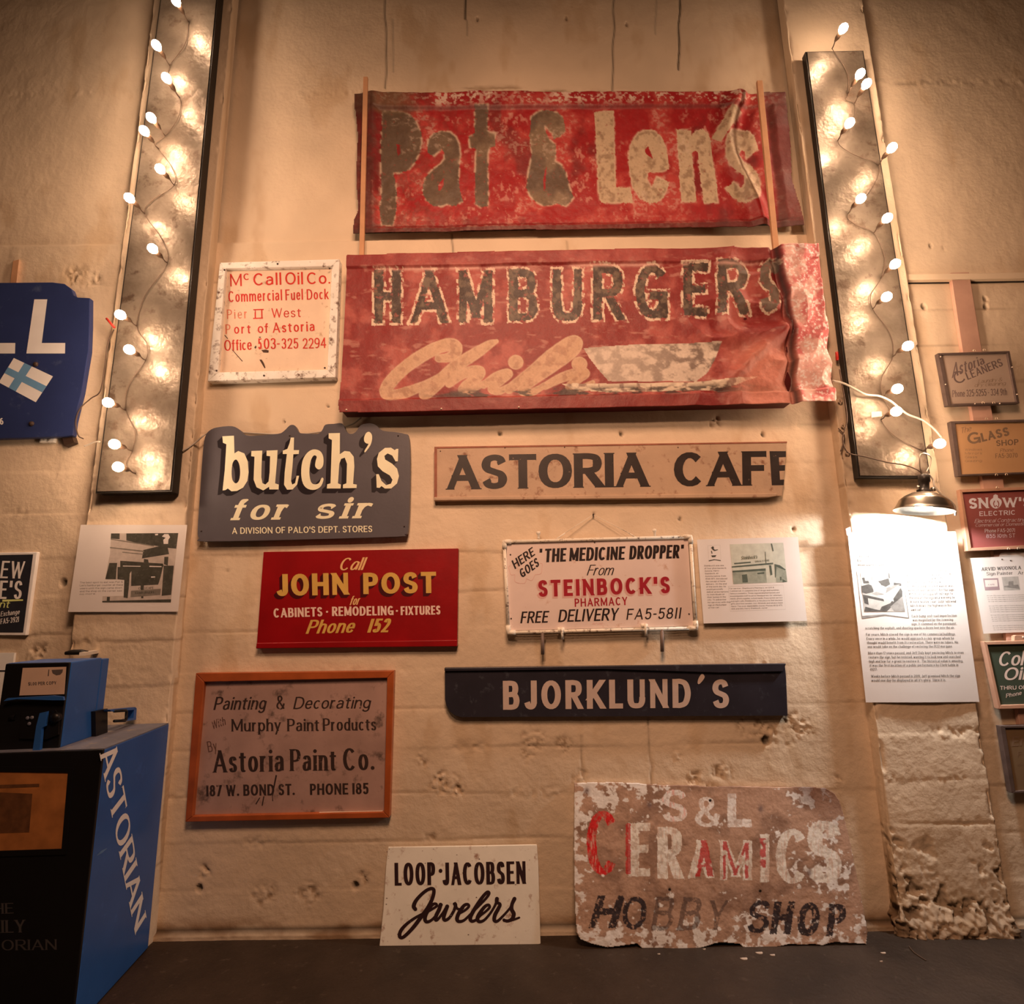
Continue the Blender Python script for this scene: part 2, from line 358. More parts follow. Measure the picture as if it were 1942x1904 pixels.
def glyph_polys(ch, st, x0, grow=0.0):
    """polygons of one letter, cap height 1, left edge at x0; returns (polys, advance)"""
    if st.script and ch == 'a': ch = '\u0251'
    wd, strokes = G[ch]
    a, b = st.w / 2, st.t / 2
    Wd = max(wd * st.wide, st.w)
    if ch in 'Iil.,\u00b7:\'': Wd = max(st.w, wd * .6)
    def mp(p):
        return (x0 + a + p[0] * (Wd - 2 * a), b + p[1] * (1 - 2 * b))
    polys = []
    A, B = a + grow, b + grow
    for s in strokes:
        if s[0] == 'l':
            p, q = mp(s[1]), mp(s[2]); aw = a * s[4] + grow
            if p[1] > q[1]: p, q = q, p
            dx, dy = q[0] - p[0], q[1] - p[1]
            if abs(dy) > abs(dx) * .45:
                k = dx / dy; l = math.hypot(dx, dy); hw = aw * max(1.0, l / abs(dy) * .92)
                e = b + grow
                p2 = (p[0] - k * e, p[1] - e); q2 = (q[0] + k * e, q[1] + e)
                polys.append([(p2[0] - hw, p2[1]), (p2[0] + hw, p2[1]), (q2[0] + hw, q2[1]), (q2[0] - hw, q2[1])])
                if st.serif > 0:
                    for fl, (cx, cy), sg in (('b', p2, 1), ('t', q2, -1)):
                        if fl in s[3]:
                            z0, z1 = (cy, cy + st.sh) if sg > 0 else (cy - st.sh, cy)
                            polys.append([(cx - hw - st.serif, z0), (cx + hw + st.serif, z0), (cx + hw + st.serif, z1), (cx - hw - st.serif, z1)])
            else:
                if p[0] > q[0]: p, q = q, p
                e = a * .98 + grow; k = (q[1] - p[1]) / max(1e-6, q[0] - p[0])
                p2 = (p[0] - e, p[1] - k * e); q2 = (q[0] + e, q[1] + k * e)
                polys.append([(p2[0], p2[1] - B), (q2[0], q2[1] - B), (q2[0], q2[1] + B), (p2[0], p2[1] + B)])
                if st.serif > 0 and abs(k) < .1 and ch in 'EFTLZ':
                    d = st.serif * 1.0; sgn = -1 if s[1][1] > .8 else (1 if s[1][1] < .2 else 0)
                    ends = [q2] if ch != 'T' else [p2, q2]
                    for ee in ends:
                        xx = ee[0]; w2 = st.sh * .7; sx = -1 if ee is q2 else 1
                        if sgn: polys.append([(xx, ee[1] - sgn * B), (xx, ee[1] + sgn * (B + d)), (xx + sx * w2, ee[1] + sgn * B), (xx + sx * w2 * 2, ee[1] - sgn * B)])
        elif s[0] == 'd':
            c = mp(s[1]); r = max(a, b) * 1.08 * s[2] + grow
            if s[1][1] < .1: c = (c[0], r - grow)
            polys.append([(c[0] + r * math.cos(t), c[1] + r * math.sin(t)) for t in [i * math.pi / 5 for i in range(10)]])
        else:
            P = [mp(p) for p in s[1]]
            if s[0] == 'c': P = catmull(P, st.n)
            elif s[0] == 'p' and st.n < 4: P = P[::2] + ([P[-1]] if len(P) % 2 == 0 else [])
            elif s[0] == 'o' and st.n < 4: P = P[::2]
            polys += _ribbon(P, A, B, s[0] == 'o')
    if st.slant:
        polys = [[(x + st.slant * y, y) for x, y in p] for p in polys]
    return polys, Wd
def layout(text, st, grow=0.0):
    polys = []; x = 0.0
    for ch in text:
        if ch == ' ': x += st.space; continue
        g, w = glyph_polys(ch, st, x, grow); polys += g; x += w + st.gap
    return polys, max(1e-6, x - st.gap)
def text(s, bl, br, h, st, grow=0.0, off=(0, 0), tl=None, tr=None, fit=True):
    """lettering in photo pixels: baseline from bl to br, cap height h px (or tl, tr corners)"""
    bl = np.array(bl, float); br = np.array(br, float)
    d = br - bl
    if tl is None: up = np.array([d[1], -d[0]]) / np.hypot(*d) * h
    TL = np.array(tl, float) if tl is not None else bl + up
    TR = np.array(tr, float) if tr is not None else br + up
    # widen or narrow the letters themselves, so the brush keeps its weight
    want = np.hypot(*d) / (h if tl is None else (np.hypot(*(TL - bl)) + np.hypot(*(TR - br))) / 2)
    s2 = copy.copy(st); s2.slant = 0; k = 1.0
    for _ in range(7):
        s2.wide = st.wide * k; s2.gap = st.gap * k; s2.space = st.space * k
        w_ = layout(s, s2)[1]; k *= max(.3, min(3, want / w_))
    s2.slant = st.slant; polys, Wd = layout(s, s2, grow)
    o = np.array(off, float); out = []
    for p in polys:
        q = []
        for x, y in p:
            u = x / Wd; a = bl + (br - bl) * u; c = TL + (TR - TL) * u
            r = a + (c - a) * y + o; q.append((r[0], r[1]))
        out.append(q)
    return out
def shift(polys, dx, dy): return [[(x + dx, y + dy) for x, y in p] for p in polys]
def zoomed(ox, oy, sc):
    """maps zoomed-crop pixels back to photo pixels"""
    def f(*p):
        r = [(ox + x / sc, oy + y / sc) for x, y in p]; return r[0] if len(r) == 1 else r
    return f
_lift = [0]
def letters(name, polys, plane, m, parent, lift=0.0006, hull=False, label=None, holes=None, whole=False):
    """painted lettering as thin mesh parts lying on the sign's face, one for each word or line that stands apart"""
    if holes is None and not whole and len(polys) > 1:
        B = np.array([[min(q[0] for q in p), min(q[1] for q in p), max(q[0] for q in p), max(q[1] for q in p)] for p in polys])
        sz = np.maximum(B[:, 2] - B[:, 0], B[:, 3] - B[:, 1]); par = list(range(len(B)))
        def root(i):
            while par[i] != i: par[i] = par[par[i]]; i = par[i]
            return i
        for i in range(len(B)):
            gx = np.maximum(0, np.maximum(B[i, 0] - B[i + 1:, 2], B[i + 1:, 0] - B[i, 2])); gy = np.maximum(0, np.maximum(B[i, 1] - B[i + 1:, 3], B[i + 1:, 1] - B[i, 3]))
            for j in np.nonzero(np.hypot(gx, gy) <= np.maximum(6.5, .42 * np.maximum(sz[i], sz[i + 1:])))[0]: par[root(i + 1 + int(j))] = root(i)
        grp = {}
        for i in range(len(B)): grp.setdefault(root(i), []).append(polys[i])
        if 1 < len(grp) <= 40:
            return [letters(name, g, plane, m, parent, lift, label=label, whole=True) for g in grp.values()][0]
    v = []; f = []
    for i, p in enumerate(polys):
        n0 = len(v); l = lift + (i % 97) * 1.1e-6
        v += [plane.at(x, y, l) for x, y in p]
        if len(p) <= 4: f.append(tuple(range(n0, n0 + len(p))))
        else:
            loops = [[Vector((x, y, 0)) for x, y in p]]
            if holes and i in holes:
                for hl in holes[i]:
                    v += [plane.at(x, y, l) for x, y in hl]; loops.append([Vector((x, y, 0)) for x, y in hl])
            for t in tessellate_polygon(loops): f.append(tuple(n0 + k for k in t))
    o = mesh(name, v, f, m, parent)
    me = o.data
    bm = bmesh.new(); bm.from_mesh(me)
    for fc in bm.faces:
        if fc.normal.dot(plane.n) < 0: fc.normal_flip()
    bm.to_mesh(me); bm.free()
    if label: o['label'] = label
    return o
def inside(poly, PX, PY):
    m = np.zeros(PX.shape, bool); n = len(poly)
    for i in range(n):
        x0, y0 = poly[i]; x1, y1 = poly[(i + 1) % n]
        if y0 == y1: continue
        c = ((y0 > PY) != (y1 > PY)) & (PX < (x1 - x0) * (PY - y0) / (y1 - y0) + x0)
        m ^= c
    return m
def raster(polys, PX, PY):
    """which grid points (photo pixels) the lettering covers"""
    out = np.zeros(PX.shape, bool)
    for p in polys:
        xs = [q[0] for q in p]; ys = [q[1] for q in p]
        k = np.nonzero((PX >= min(xs)) & (PX <= max(xs)) & (PY >= min(ys)) & (PY <= max(ys)))[0]
        if len(k): out[k] |= inside(p, PX[k], PY[k])
    return out
def path_dist(P, PX, PY, R=None):
    """signed distance to a brushed path (per-point radius R)"""
    best = np.full(PX.shape, 1e9)
    for i in range(len(P) - 1):
        ax, ay = P[i]; bx, by = P[i + 1]; dx, dy = bx - ax, by - ay
        t = np.clip(((PX - ax) * dx + (PY - ay) * dy) / (dx * dx + dy * dy + 1e-9), 0, 1)
        r = R[i] + (R[i + 1] - R[i]) * t if R is not None else 0
        best = np.minimum(best, np.hypot(PX - ax - t * dx, PY - ay - t * dy) - r)
    return best
def painted_sheet(name, corners, plane, step, paint, relief, m, parent, outline=None, thick=0.003):
    """a sheet whose points carry their own paint colour and dents; corners TL TR BR BL in photo pixels"""
    tl, tr, br, bl = [np.array(c, float) for c in corners]
    nx = int(max(np.hypot(*(tr - tl)), np.hypot(*(br - bl))) / step) + 1; ny = int(max(np.hypot(*(bl - tl)), np.hypot(*(br - tr))) / step) + 1
    u = np.linspace(0, 1, nx)[None, :].repeat(ny, 0).ravel(); v = np.linspace(0, 1, ny)[:, None].repeat(nx, 1).ravel()
    PX = (tl[0] * (1 - u) + tr[0] * u) * (1 - v) + (bl[0] * (1 - u) + br[0] * u) * v
    PY = (tl[1] * (1 - u) + tr[1] * u) * (1 - v) + (bl[1] * (1 - u) + br[1] * u) * v
    rgb = paint(PX, PY, u, v)
    P = plane.many(PX, PY) + np.array(plane.n)[None] * relief(PX, PY, u, v)[:, None]
    idx = np.arange(nx * ny).reshape(ny, nx)
    F = np.stack([idx[:-1, :-1], idx[1:, :-1], idx[1:, 1:], idx[:-1, 1:]], -1).reshape(-1, 4)
    if outline is not None:
        k = inside(outline, PX, PY); F = F[k[F].all(1)]
        used = np.unique(F); remap = np.full(nx * ny, -1); remap[used] = np.arange(len(used)); F = remap[F]; P = P[used]; rgb = rgb[used]
    o = mesh(name, P.tolist(), F.tolist(), m, parent, smooth=True)
    at = o.data.color_attributes.new('paint', 'FLOAT_COLOR', 'POINT')
    at.data.foreach_set('color', np.concatenate([rgb, np.ones((len(rgb), 1))], 1).astype(np.float32).ravel())
    md = o.modifiers.new('thickness', 'SOLIDIFY'); md.thickness = thick; md.offset = -1
    return o

# ================================================================== STRUCTURE
PCOL_ = lin((232, 212, 186)); CREAM = tuple(min(.8, v) for v in PCOL_)
PD = -FLOOR.at(278, 1797).y                        # how far the pilasters stand out
M_wall = paint_mat('cream painted concrete', .62, .0022, 55, .25)
def z_at(py, y=0.0, px=900): return wall_plane(y).at(px, py).z
def x_at(px, py, y=0.0): return wall_plane(y).at(px, py).x
def wall_xz(px, py, y=0.0):
    p = wall_plane(y).at(px, py); return p.x, p.z
Z_STEP = z_at(456, 0, 560)
SEAMS = [z_at(q) for q in (530, 600, 668, 738, 815, 885, 960, 1046, 1120, 1192, 1268, 1344, 1417, 1503, 1590, 1682)]
SPALLS = [(845, 1487, .055, .014), (870, 1500, .03, .01), (800, 1440, .03, .006), (1105, 1468, .035, .01), (1090, 1482, .025, .01), (1010, 1414, .07, .006), (1070, 1412, .05, .005),
          (1440, 1378, .06, .005), (1470, 1395, .05, .006), (1410, 1368, .05, .004), (1510, 1370, .05, .005), (1365, 1465, .05, .008), (1285, 1435, .03, .008), (1320, 1478, .04, .009), (1345, 1490, .03, .012),
          (1360, 803, .035, .011), (1590, 1484, .03, .006), (427, 1081, .02, .008), (140, 522, .06, .01), (180, 530, .04, .008), (690, 1668, .03, .008), (385, 1650, .035, .012), (500, 1690, .05, .005), (590, 1695, .06, .006),
          (70, 1235, .05, .01), (500, 490, .02, .006), (1530, 1385, .04, .01), (820, 1590, .03, .005), (1760, 800, .05, .008), (1790, 470, .02, .006)]
HOLES = [(378, 1685, 5), (674, 1680, 5), (948, 822, 4), (1178, 823, 4), (1447, 824, 4), (1127, 975, 2), (1290, 985, 3), (1752, 582, 5), (1869, 568, 4), (1870, 582, 4), (1453, 1405, 7), (120, 1105, 6), (1505, 1003, 3), (60, 805, 3), (540, 800, 2), (622, 770, 2), (1765, 466, 3), (905, 30, 3), (1075, 28, 3), (1190, 40, 3)]
def concrete(PX_, PZ, seams, seed, spalls=(), grime=True):
    """relief (m, + towards the room) and paint for a stretch of board-formed concrete"""
    h = (fbm(PX_ * 9, PZ * 9, seed, 4) - .5) * .006 + (fbm(PX_ * 45, PZ * 45, seed + 3, 3) - .5) * .0022
    crack = np.zeros_like(h)
    for i, z in enumerate(seams):
        zz = z + (vnoise(PX_ * 3, PX_ * 0 + i, seed + 5) - .5) * .012 + (vnoise(PX_ * 30, PX_ * 0 + i, seed + 9) - .5) * .004
        st = sstep(.35, .85, vnoise(PX_ * 2.2 + i * 7.3, PX_ * 0 + i * 3.1, seed + 11))
        d = PZ - zz
        h += (vnoise(PX_ * .8, PX_ * 0 + i, seed + 31) - .5) * .0032 * np.tanh(d / .003) * np.exp(-(d / .09) ** 2)
        g = np.exp(-(d / .0045) ** 2) * st
        h -= g * .0036; crack = np.maximum(crack, g * .42)
        near = np.exp(-(d / .022) ** 2) * sstep(.58, .8, fbm(PX_ * 5 + i, PX_ * 0 + i * 1.7, seed + 21, 3))
        h += (fbm(PX_ * 60, PZ * 60, seed + 2, 3) - .62) * .016 * near
    for x, z, r, dp in spalls:
        q = np.hypot((PX_ - x), (PZ - z)) / r
        k = sstep(1.35, .2, q + (fbm(PX_ * 22, PZ * 22, seed + 8, 3) - .5) * 1.6)
        rough = fbm(PX_ * 75, PZ * 75, seed + 13, 3)
        h += k * (rough - .62) * dp * 3.2; crack = np.maximum(crack, k * sstep(.5, .3, rough) * .75)
    tone = .94 + (fbm(PX_ * 2.3, PZ * 2.3, seed + 40, 4) - .5) * .34
    rgb = np.array(CREAM)[None] * tone[:, None]
    st = sstep(.62, .8, fbm(PX_ * 6, PZ * 2.4, seed + 44, 4))[:, None]
    rgb = rgb * (1 - st * .16 * np.array([.7, 1, 1.4])[None])
    rgb = rgb * (1 - crack[:, None] * np.array([.62, .70, .78])[None])
    return h, rgb
def grid_obj(name, PTS, rgb, nx, ny, m, kind='structure'):
    idx = np.arange(nx * ny).reshape(ny, nx)
    F = np.stack([idx[:-1, :-1], idx[1:, :-1], idx[1:, 1:], idx[:-1, 1:]], -1).reshape(-1, 4)
    o = mesh(name, PTS.tolist(), F.tolist(), m, None, smooth=True)
    at = o.data.color_attributes.new('paint', 'FLOAT_COLOR', 'POINT')
    at.data.foreach_set('color', np.concatenate([rgb, np.ones((len(rgb), 1))], 1).astype(np.float32).ravel())
    return tag(o, kind=kind)

# back wall: behind the signs, and on past both pilasters
_rows = np.concatenate([[6.2, 5.6], np.array([z_at(q, 0, 971) for q in np.arange(-20, 1777, 3.4)]), [-.02]])
_cols = np.concatenate([[-4.6, -3.8], np.arange(-3.35, 3.35, .0078), [3.8, 4.6]])
_ny, _nx = len(_rows), len(_cols)
_X = np.tile(_cols, _ny); _Z = np.repeat(_rows, _nx)
h, rgb = concrete(_X, _Z, SEAMS, 3, [(*wall_xz(a, b), r, d) for a, b, r, d in SPALLS])
for a, b, r in HOLES:
    x, z = wall_xz(a, b); q = np.hypot(_X - x, (_Z - z) * .8) / (r * .0028)
    k = sstep(1.15, .6, q); h -= k * .02; rgb *= (1 - .8 * k)[:, None]
# the wall above the step sits further back, with long hairline cracks and one rough pour joint
_xl, _xr = x_at(300, 960), x_at(1620, 960)
_up = sstep(Z_STEP - .004, Z_STEP + .004, _Z) * (_X < _xr)
h -= _up * .022
for px, y0, y1, k in ((730, -20, 163, .55), (882, -20, 30, .9), (885, 30, 60, .3), (1165, -20, 175, .6), (1168, 175, 190, .3), (1290, -20, 128, 1.0), (1245, -20, 60, .25), (745, 30, 130, .25), (1075, 455, 480, .3), (858, 440, 480, .5)):
    x0, z0 = wall_xz(px, y0); x1, z1 = wall_xz(px + (y1 - y0) * -.004 * (px - 890) / 200, y1)
    xx = x0 + (x1 - x0) * (z0 - _Z) / (z0 - z1) + (vnoise(_Z * 7, _Z * 0, px) - .5) * .012
    g = np.exp(-((_X - xx) / .0055) ** 2) * (_Z < z0) * (_Z > z1) * k
    rgb *= (1 - np.clip(g * 1.15, 0, .85))[:, None]; h -= g * .004
for px, y0, y1 in ((1233, 1360, 1492), (1104, 1395, 1480)):
    x0, z0 = wall_xz(px, y0); x1, z1 = wall_xz(px, y1)
    g = np.exp(-((_X - (x0 + x1) / 2 - (vnoise(_Z * 20, _Z * 0, px) - .5) * .008) / .004) ** 2) * (_Z < z0) * (_Z > z1); h -= g * .006; rgb *= (1 - g * .4)[:, None]
zj = wall_xz(900, 166)[1]
jl = np.exp(-((_Z - zj - (vnoise(_X * 2, _X * 0, 77) - .5) * .05) / .02) ** 2)
ks = jl * sstep(.42, .75, fbm(_X * 7, _Z * 30, 81, 4)) * sstep(.35, .6, vnoise(_X * 1.3, _X * 0, 91))
rgb *= 1 - ks[:, None] * np.array([.45, .5, .55])[None]; h += jl * (fbm(_X * 50, _Z * 50, 15, 3) - .55) * .012
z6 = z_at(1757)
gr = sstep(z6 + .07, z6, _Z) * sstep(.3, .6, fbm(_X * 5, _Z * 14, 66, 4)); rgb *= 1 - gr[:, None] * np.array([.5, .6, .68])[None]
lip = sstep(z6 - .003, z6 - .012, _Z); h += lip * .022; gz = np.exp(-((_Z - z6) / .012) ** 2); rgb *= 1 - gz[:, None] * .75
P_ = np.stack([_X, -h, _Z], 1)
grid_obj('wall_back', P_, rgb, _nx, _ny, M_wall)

# the two pilasters
def pilaster(name, xl_top, xr_top, xl_bot, xr_bot, ztop, seed, rough_z=0.0, seams=()):
    rows = np.concatenate([[ztop], np.array([z_at(q, PD, 971) for q in np.arange(-20, 1800, 3.4)]), [-.01]])
    s = np.concatenate([np.linspace(0, 1, 12), 1 + np.linspace(0, 1, 84)[1:-1], 2 + np.linspace(0, 1, 12)])
    ny, nx = len(rows), len(s)
    Z = np.repeat(rows, nx); S = np.tile(s, ny); t = np.clip((Z - 0) / 4.6, 0, 1.3)
    xl = xl_bot + (xl_top - xl_bot) * t; xr = xr_bot + (xr_top - xr_bot) * t
    X_ = np.where(S < 1, xl, np.where(S > 2, xr, xl + (xr - xl) * (S - 1))); Y_ = np.where(S < 1, -PD * S, np.where(S > 2, -PD * (3 - S), -PD))
    nxv = np.where(S < 1, -1., np.where(S > 2, 1., 0.)); nyv = np.where((S >= 1) & (S <= 2), -1., 0.)
    c = (S == 1) | (np.abs(S - 2) < 1e-9)
    U = X_ + np.where(S < 1, -Y_, np.where(S > 2, Y_, 0)) + seed
    hh, col = concrete(U, Z, seams, seed)
    edge = np.minimum(np.abs(S - 1), np.abs(S - 2))
    hh -= np.exp(-(edge / .03) ** 2) * sstep(.5, .8, fbm(U * 14, Z * 14, seed + 50, 3)) * .014
    if rough_z:
        k = sstep(rough_z + .12, rough_z - .22, Z + (fbm(U * 5, Z * 5, seed + 60, 3) - .5) * .5)
        r1 = fbm(U * 22, Z * 22, seed + 61, 5); r2 = fbm(U * 60, Z * 60, seed + 62, 3)
        pits = sstep(.48, .30, r1) * sstep(.35, .58, fbm(U * 6, Z * 6, seed + 65, 3) + (Z < .2) * .15)
        hh += k * (-pits * .030 + (r2 - .5) * .010)
        base = sstep(.16, .0, Z + (r1 - .5) * .12); hh += base * .028 + base * (r2 - .5) * .02
        col = col * (1 - k * (pits * .35 + .10))[:, None]; col *= 1 - (base * .42)[:, None] * np.array([.8, .95, 1.05])[None]
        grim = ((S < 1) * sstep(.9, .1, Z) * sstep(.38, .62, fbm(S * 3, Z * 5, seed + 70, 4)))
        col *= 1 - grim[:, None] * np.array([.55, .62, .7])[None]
    else:
        grim = (sstep(.18, .02, Z) * sstep(.4, .6, fbm(U * 9, Z * 9, seed + 70, 3)))
        col *= 1 - grim[:, None] * .5
    nn = np.hypot(nxv, nyv); nxv = np.where(c, np.where(S < 1.5, -.7, .7), nxv); nyv = np.where(c, -.7, nyv)
    far = (S == 0) | (S == 3)
    hh = np.where(far, 0, hh)
    P = np.stack([X_ + nxv * hh, Y_ + nyv * hh, Z], 1)
    return grid_obj(name, P, np.clip(col, .01, .9), nx, ny, M_wall)
def xz_line(a, b, y):
    """x at z=0 and z=4.6 of a vertical edge seen through two photo pixels"""
    p, q = wall_plane(y).at(*a), wall_plane(y).at(*b); k = (q.x - p.x) / (q.z - p.z)
    return p.x + k * (4.6 - p.z), p.x - k * p.z
LL = xz_line((292, 0), (139, 1180), PD); LR = xz_line((441, 0), (278, 1795), PD)
RL = xz_line((1499, 100), (1657, 1335), PD); RR = xz_line((1646, 63), (1852, 1341), PD)
PS = [z_at(q, PD, 230) for q in (985, 1060, 1135, 1217, 1300, 1385, 1470, 1560, 1650)]
PS2 = [z_at(q, PD, 1750) for q in (915, 1080, 1150, 1225, 1300, 1391, 1477, 1563, 1652)]
pilaster('wall_left_pilaster', LL[0], LR[0], LL[1], LR[1], 6.2, 11, 0.0, PS)
pilaster('wall_right_pilaster', RL[0], RR[0], RL[1], RR[1], 6.2, 23, z_at(1610, PD, 1750), PS2)

# floor
M_floor, N, L, P = new_mat('dark worn concrete floor')
tc = N.new('ShaderNodeTexCoord').outputs['Object']
c = _ramp(N, L, _noise(N, L, tc, 3.0, 6, .6), [(.3, (.022, .0138, .0090)), (.7, (.050, .033, .0225))])
c = _mix(N, L, _ramp(N, L, _noise(N, L, tc, 22, 6, .7), [(.6, 0.0), (.74, 1.0)]), c, (.10, .075, .058))
L.new(c, P.inputs['Base Color']); P.inputs['Roughness'].default_value = .62; P.inputs['Specular IOR Level'].default_value = .3
_bump(N, L, P, _noise(N, L, tc, 40, 6), .004)
tag(mesh('floor', [(-5, -5.5, 0), (5, -5.5, 0), (5, .1, 0), (-5, .1, 0)], [(0, 1, 2, 3)], M_floor), kind='structure')

# ================================================================== STRING LIGHTS, PANELS, CLAMP LAMP
M_bulb = emit_mat('glowing frosted bulb', BULB_COL, BULB_STRENGTH)
M_sock = mat('brown socket plastic', (.09, .055, .035), .5, .1)
M_wire = mat('dark brown wire', (.10, .065, .045), .55, .1)
M_cord = mat('white vinyl cord', (.50, .45, .38), .45, .05)
M_black = mat('black painted frame', (.018, .015, .013), .5, .2, 20)
def metal_panel_mat():
    m, N, L, P = new_mat('cloudy tarnished metal')
    tc = N.new('ShaderNodeTexCoord').outputs['Object']
    f1 = _noise(N, L, tc, 3.2, 5, .6); f2 = _noise(N, L, tc, 11, 5, .65)
    c = _ramp(N, L, f1, [(.30, (.10, .076, .057)), (.5, (.19, .155, .12)), (.7, (.28, .24, .195))])
    c = _mix(N, L, _ramp(N, L, f2, [(.56, 0.0), (.68, 1.0)]), c, (.10, .07, .05))
    L.new(c, P.inputs['Base Color']); P.inputs['Metallic'].default_value = .5; P.inputs['Specular IOR Level'].default_value = .25
    L.new(_ramp(N, L, f2, [(.35, .32), (.65, .5)]), P.inputs['Roughness'])
    _bump(N, L, P, f1, .02); return m
M_panel = metal_panel_mat()
def metal_panel(label, front_px, depth, rim):
    pl = wall_plane(PD + depth)
    fr = [pl.at(*p) for p in front_px]
    c = sum(fr, Vector()) / 4; t = thing('tarnished_mirror', (c.x, -PD, min(p.z for p in fr)), label, 'mirror')
    prism('frame', [p + Vector((0, .004, 0)) for p in fr], [Vector((p.x, -PD - .012, p.z)) for p in fr], M_black, t)
    ins = [p + (c - p).normalized() * 0 for p in fr]
    k = [Vector((p.x + (rim if i in (0, 3) else -rim), p.y, p.z + (-rim if i in (0, 1) else rim))) for i, p in enumerate(ins)]
    prism('mirror_sheet', k, [p + Vector((0, .003, 0)) for p in k], M_panel, t)
    return pl
PANEL_D = .075
PL_L = metal_panel('tall tarnished metal mirror on the pilaster nearest the blue newspaper box', [(322.7, -150), (426, -150), (325, 932), (180, 935)], PANEL_D, .008)
PL_R = metal_panel('tall tarnished metal mirror on the pilaster above the long white text sheet', [(1528, 97), (1638, 95), (1766, 905), (1629, 905)], .055, .008)
def string_lights(label, bulbs, panel_y, out, wire_extra):
    b0 = wall_plane(panel_y + out).at(*bulbs[len(bulbs) // 2])
    t = thing('string_lights', (b0.x, -panel_y - .004, b0.z), label, 'string lights')
    base = []
    for i, (px, py) in enumerate(bulbs):
        b = wall_plane(panel_y + out).at(px, py)
        d = Vector((0.0, -1, -.12 + .1 * ((i * 7) % 5) / 5)).normalized()
        r = .0235
        prof = [(.0105, -.020), (.014, -.014), (.021, -.004), (r, .006), (.0215, .018), (.014, .028), (.006, .0325), (.0005, .0335)]
        M = frame_to(b, d)
        lathe('bulb', prof, M, M_bulb, t, 16)
        lathe('socket', [(.0005, -.075), (.006, -.074), (.009, -.062), (.0125, -.055), (.0125, -.024), (.0105, -.020), (.0005, -.019)], M, M_sock, t, 12)
        p = b - d * .075; q = Vector((p.x + .004, -panel_y - .006, p.z - .006)); base.append(q)
        tube('drop_wire', [p, (p + q) / 2 + Vector((0, 0, -.004)), q], .0028, M_wire, t, 6)
    pts = []
    for i in range(len(base) - 1):
        a, b = base[i], base[i + 1]; mid = (a + b) / 2 + Vector((.035 * (-1) ** i, -.004, -.01)); pts += [a, mid]
    pts.append(base[-1])
    tube('wire', catmull(pts, 6), .0017, M_wire, t, 6)
    return t
LB = [(335, 4), (298, 88), (317, 150), (288, 225), (275, 250), (305, 322), (247, 377), (291, 473), (230, 598), (247, 664), (207, 764), (219, 843), (226, 886)]
RB = [(1598, 56), (1630, 142), (1642, 161), (1610, 235), (1690, 282), (1631, 378), (1681, 415), (1696, 502), (1680, 564), (1720, 657), (1700, 738), (1698, 781), (1780, 842)]
string_lights('string of lit bulbs down the pilaster by the blue newspaper box', LB, PD + PANEL_D, .12, None)
string_lights('string of lit bulbs down the pilaster with the clamp lamp', RB, PD + .055, .12, None)

# clamp lamp over the long text sheet
pl = wall_plane(PD + .142)
top = pl.at(1752, 946); rim = pl.at(1752, 978); right = pl.at(1804, 968); left = pl.at(1702, 968)
R = (right.x - left.x) / 2 * .97
ax = Vector((0.13, -.04, 1)).normalized()            # dome axis, mouth down and a little to the wall
t = thing('clamp_lamp', pl.at(1752, 978), 'brushed metal clamp lamp lit above the long white text sheet', 'lamp')
M_dome, N, L, P = new_mat('brushed aluminium'); P.inputs['Base Color'].default_value = (.62, .56, .48, 1); P.inputs['Metallic'].default_value = 1; P.inputs['Roughness'].default_value = .28
hgt = (pl.at(1752, 938) - pl.at(1752, 972)).length * 1.02
Md = frame_to(pl.at(1752, 969), ax)
prof = [(R, 0), (R * 1.0, .003), (R * .97, .006), (R * .90, hgt * .22), (R * .80, hgt * .55), (R * .66, hgt * .74), (R * .62, hgt * .75), (R * .60, hgt * .80), (R * .56, hgt * .81), (R * .53, hgt * .86), (R * .49, hgt * .87), (R * .44, hgt * .93), (R * .26, hgt)]
inner = [(r - .0025, z - .002) for r, z in reversed(prof)]
lathe('shade', prof + inner + [prof[0]], Md, M_dome, t, 40)
M_sk = mat('black lamp socket', (.03, .025, .022), .35, .1)
lathe('socket', [(.0005, hgt - .02), (R * .24, hgt - .02), (R * .24, hgt + .012), (R * .17, hgt + .016), (R * .17, hgt + .05), (R * .20, hgt + .054), (R * .20, hgt + .085), (R * .12, hgt + .09), (.0005, hgt + .09)], Md, M_sk, t, 20)
for sx in (-1, 1):
    k = lathe('thumb_screw', [(.0005, -.008), (.009, -.008), (.011, 0), (.009, .008), (.0005, .008)], Md @ Matrix.Translation((sx * R * .29, -.01, hgt + .018)) @ Matrix.Rotation(math.pi / 2, 4, 'Y'), M_dome, t, 14)
loop = [Md @ Vector((x, 0, hgt + z)) for x, z in ((.012, .088), (-.015, .10), (-.022, .15), (-.019, .185), (0, .195), (.022, .188), (.033, .172), (.026, .135), (.010, .10))]
tube('wire_hanger', catmull(loop, 6), .0026, M_dome, t, 8)
M_lamp = emit_mat('lit daylight lamp bulb', (1.0, .97, .93), LAMP_STRENGTH)
M_bb = mat('white bulb body', (.7, .7, .68), .4, .03)
lathe('bulb', [(.0005, hgt * .24), (R * .30, hgt * .24), (R * .31, hgt * .30), (R * .27, hgt * .5), (R * .16, hgt * .8), (.0005, hgt * .82)], Md, M_bb, t, 24)
lathe('bulb_lens', [(.0005, hgt * .07), (R * .12, hgt * .085), (R * .22, hgt * .14), (R * .29, hgt * .235)], Md, M_lamp, t, 24)
cord = [Md @ Vector((x, y, z)) for x, y, z in ((.012, -.015, hgt + .09), (.03, -.02, hgt + .06), (.028, -.03, hgt + .03), (.055, -.04, hgt - .01), (.085, -.05, hgt * .62), (.105, -.055, hgt * .3), (.112, -.05, -.012), (.128, -.03, .01), (.126, -.02, .03), (.10, -.04, hgt * .45))]
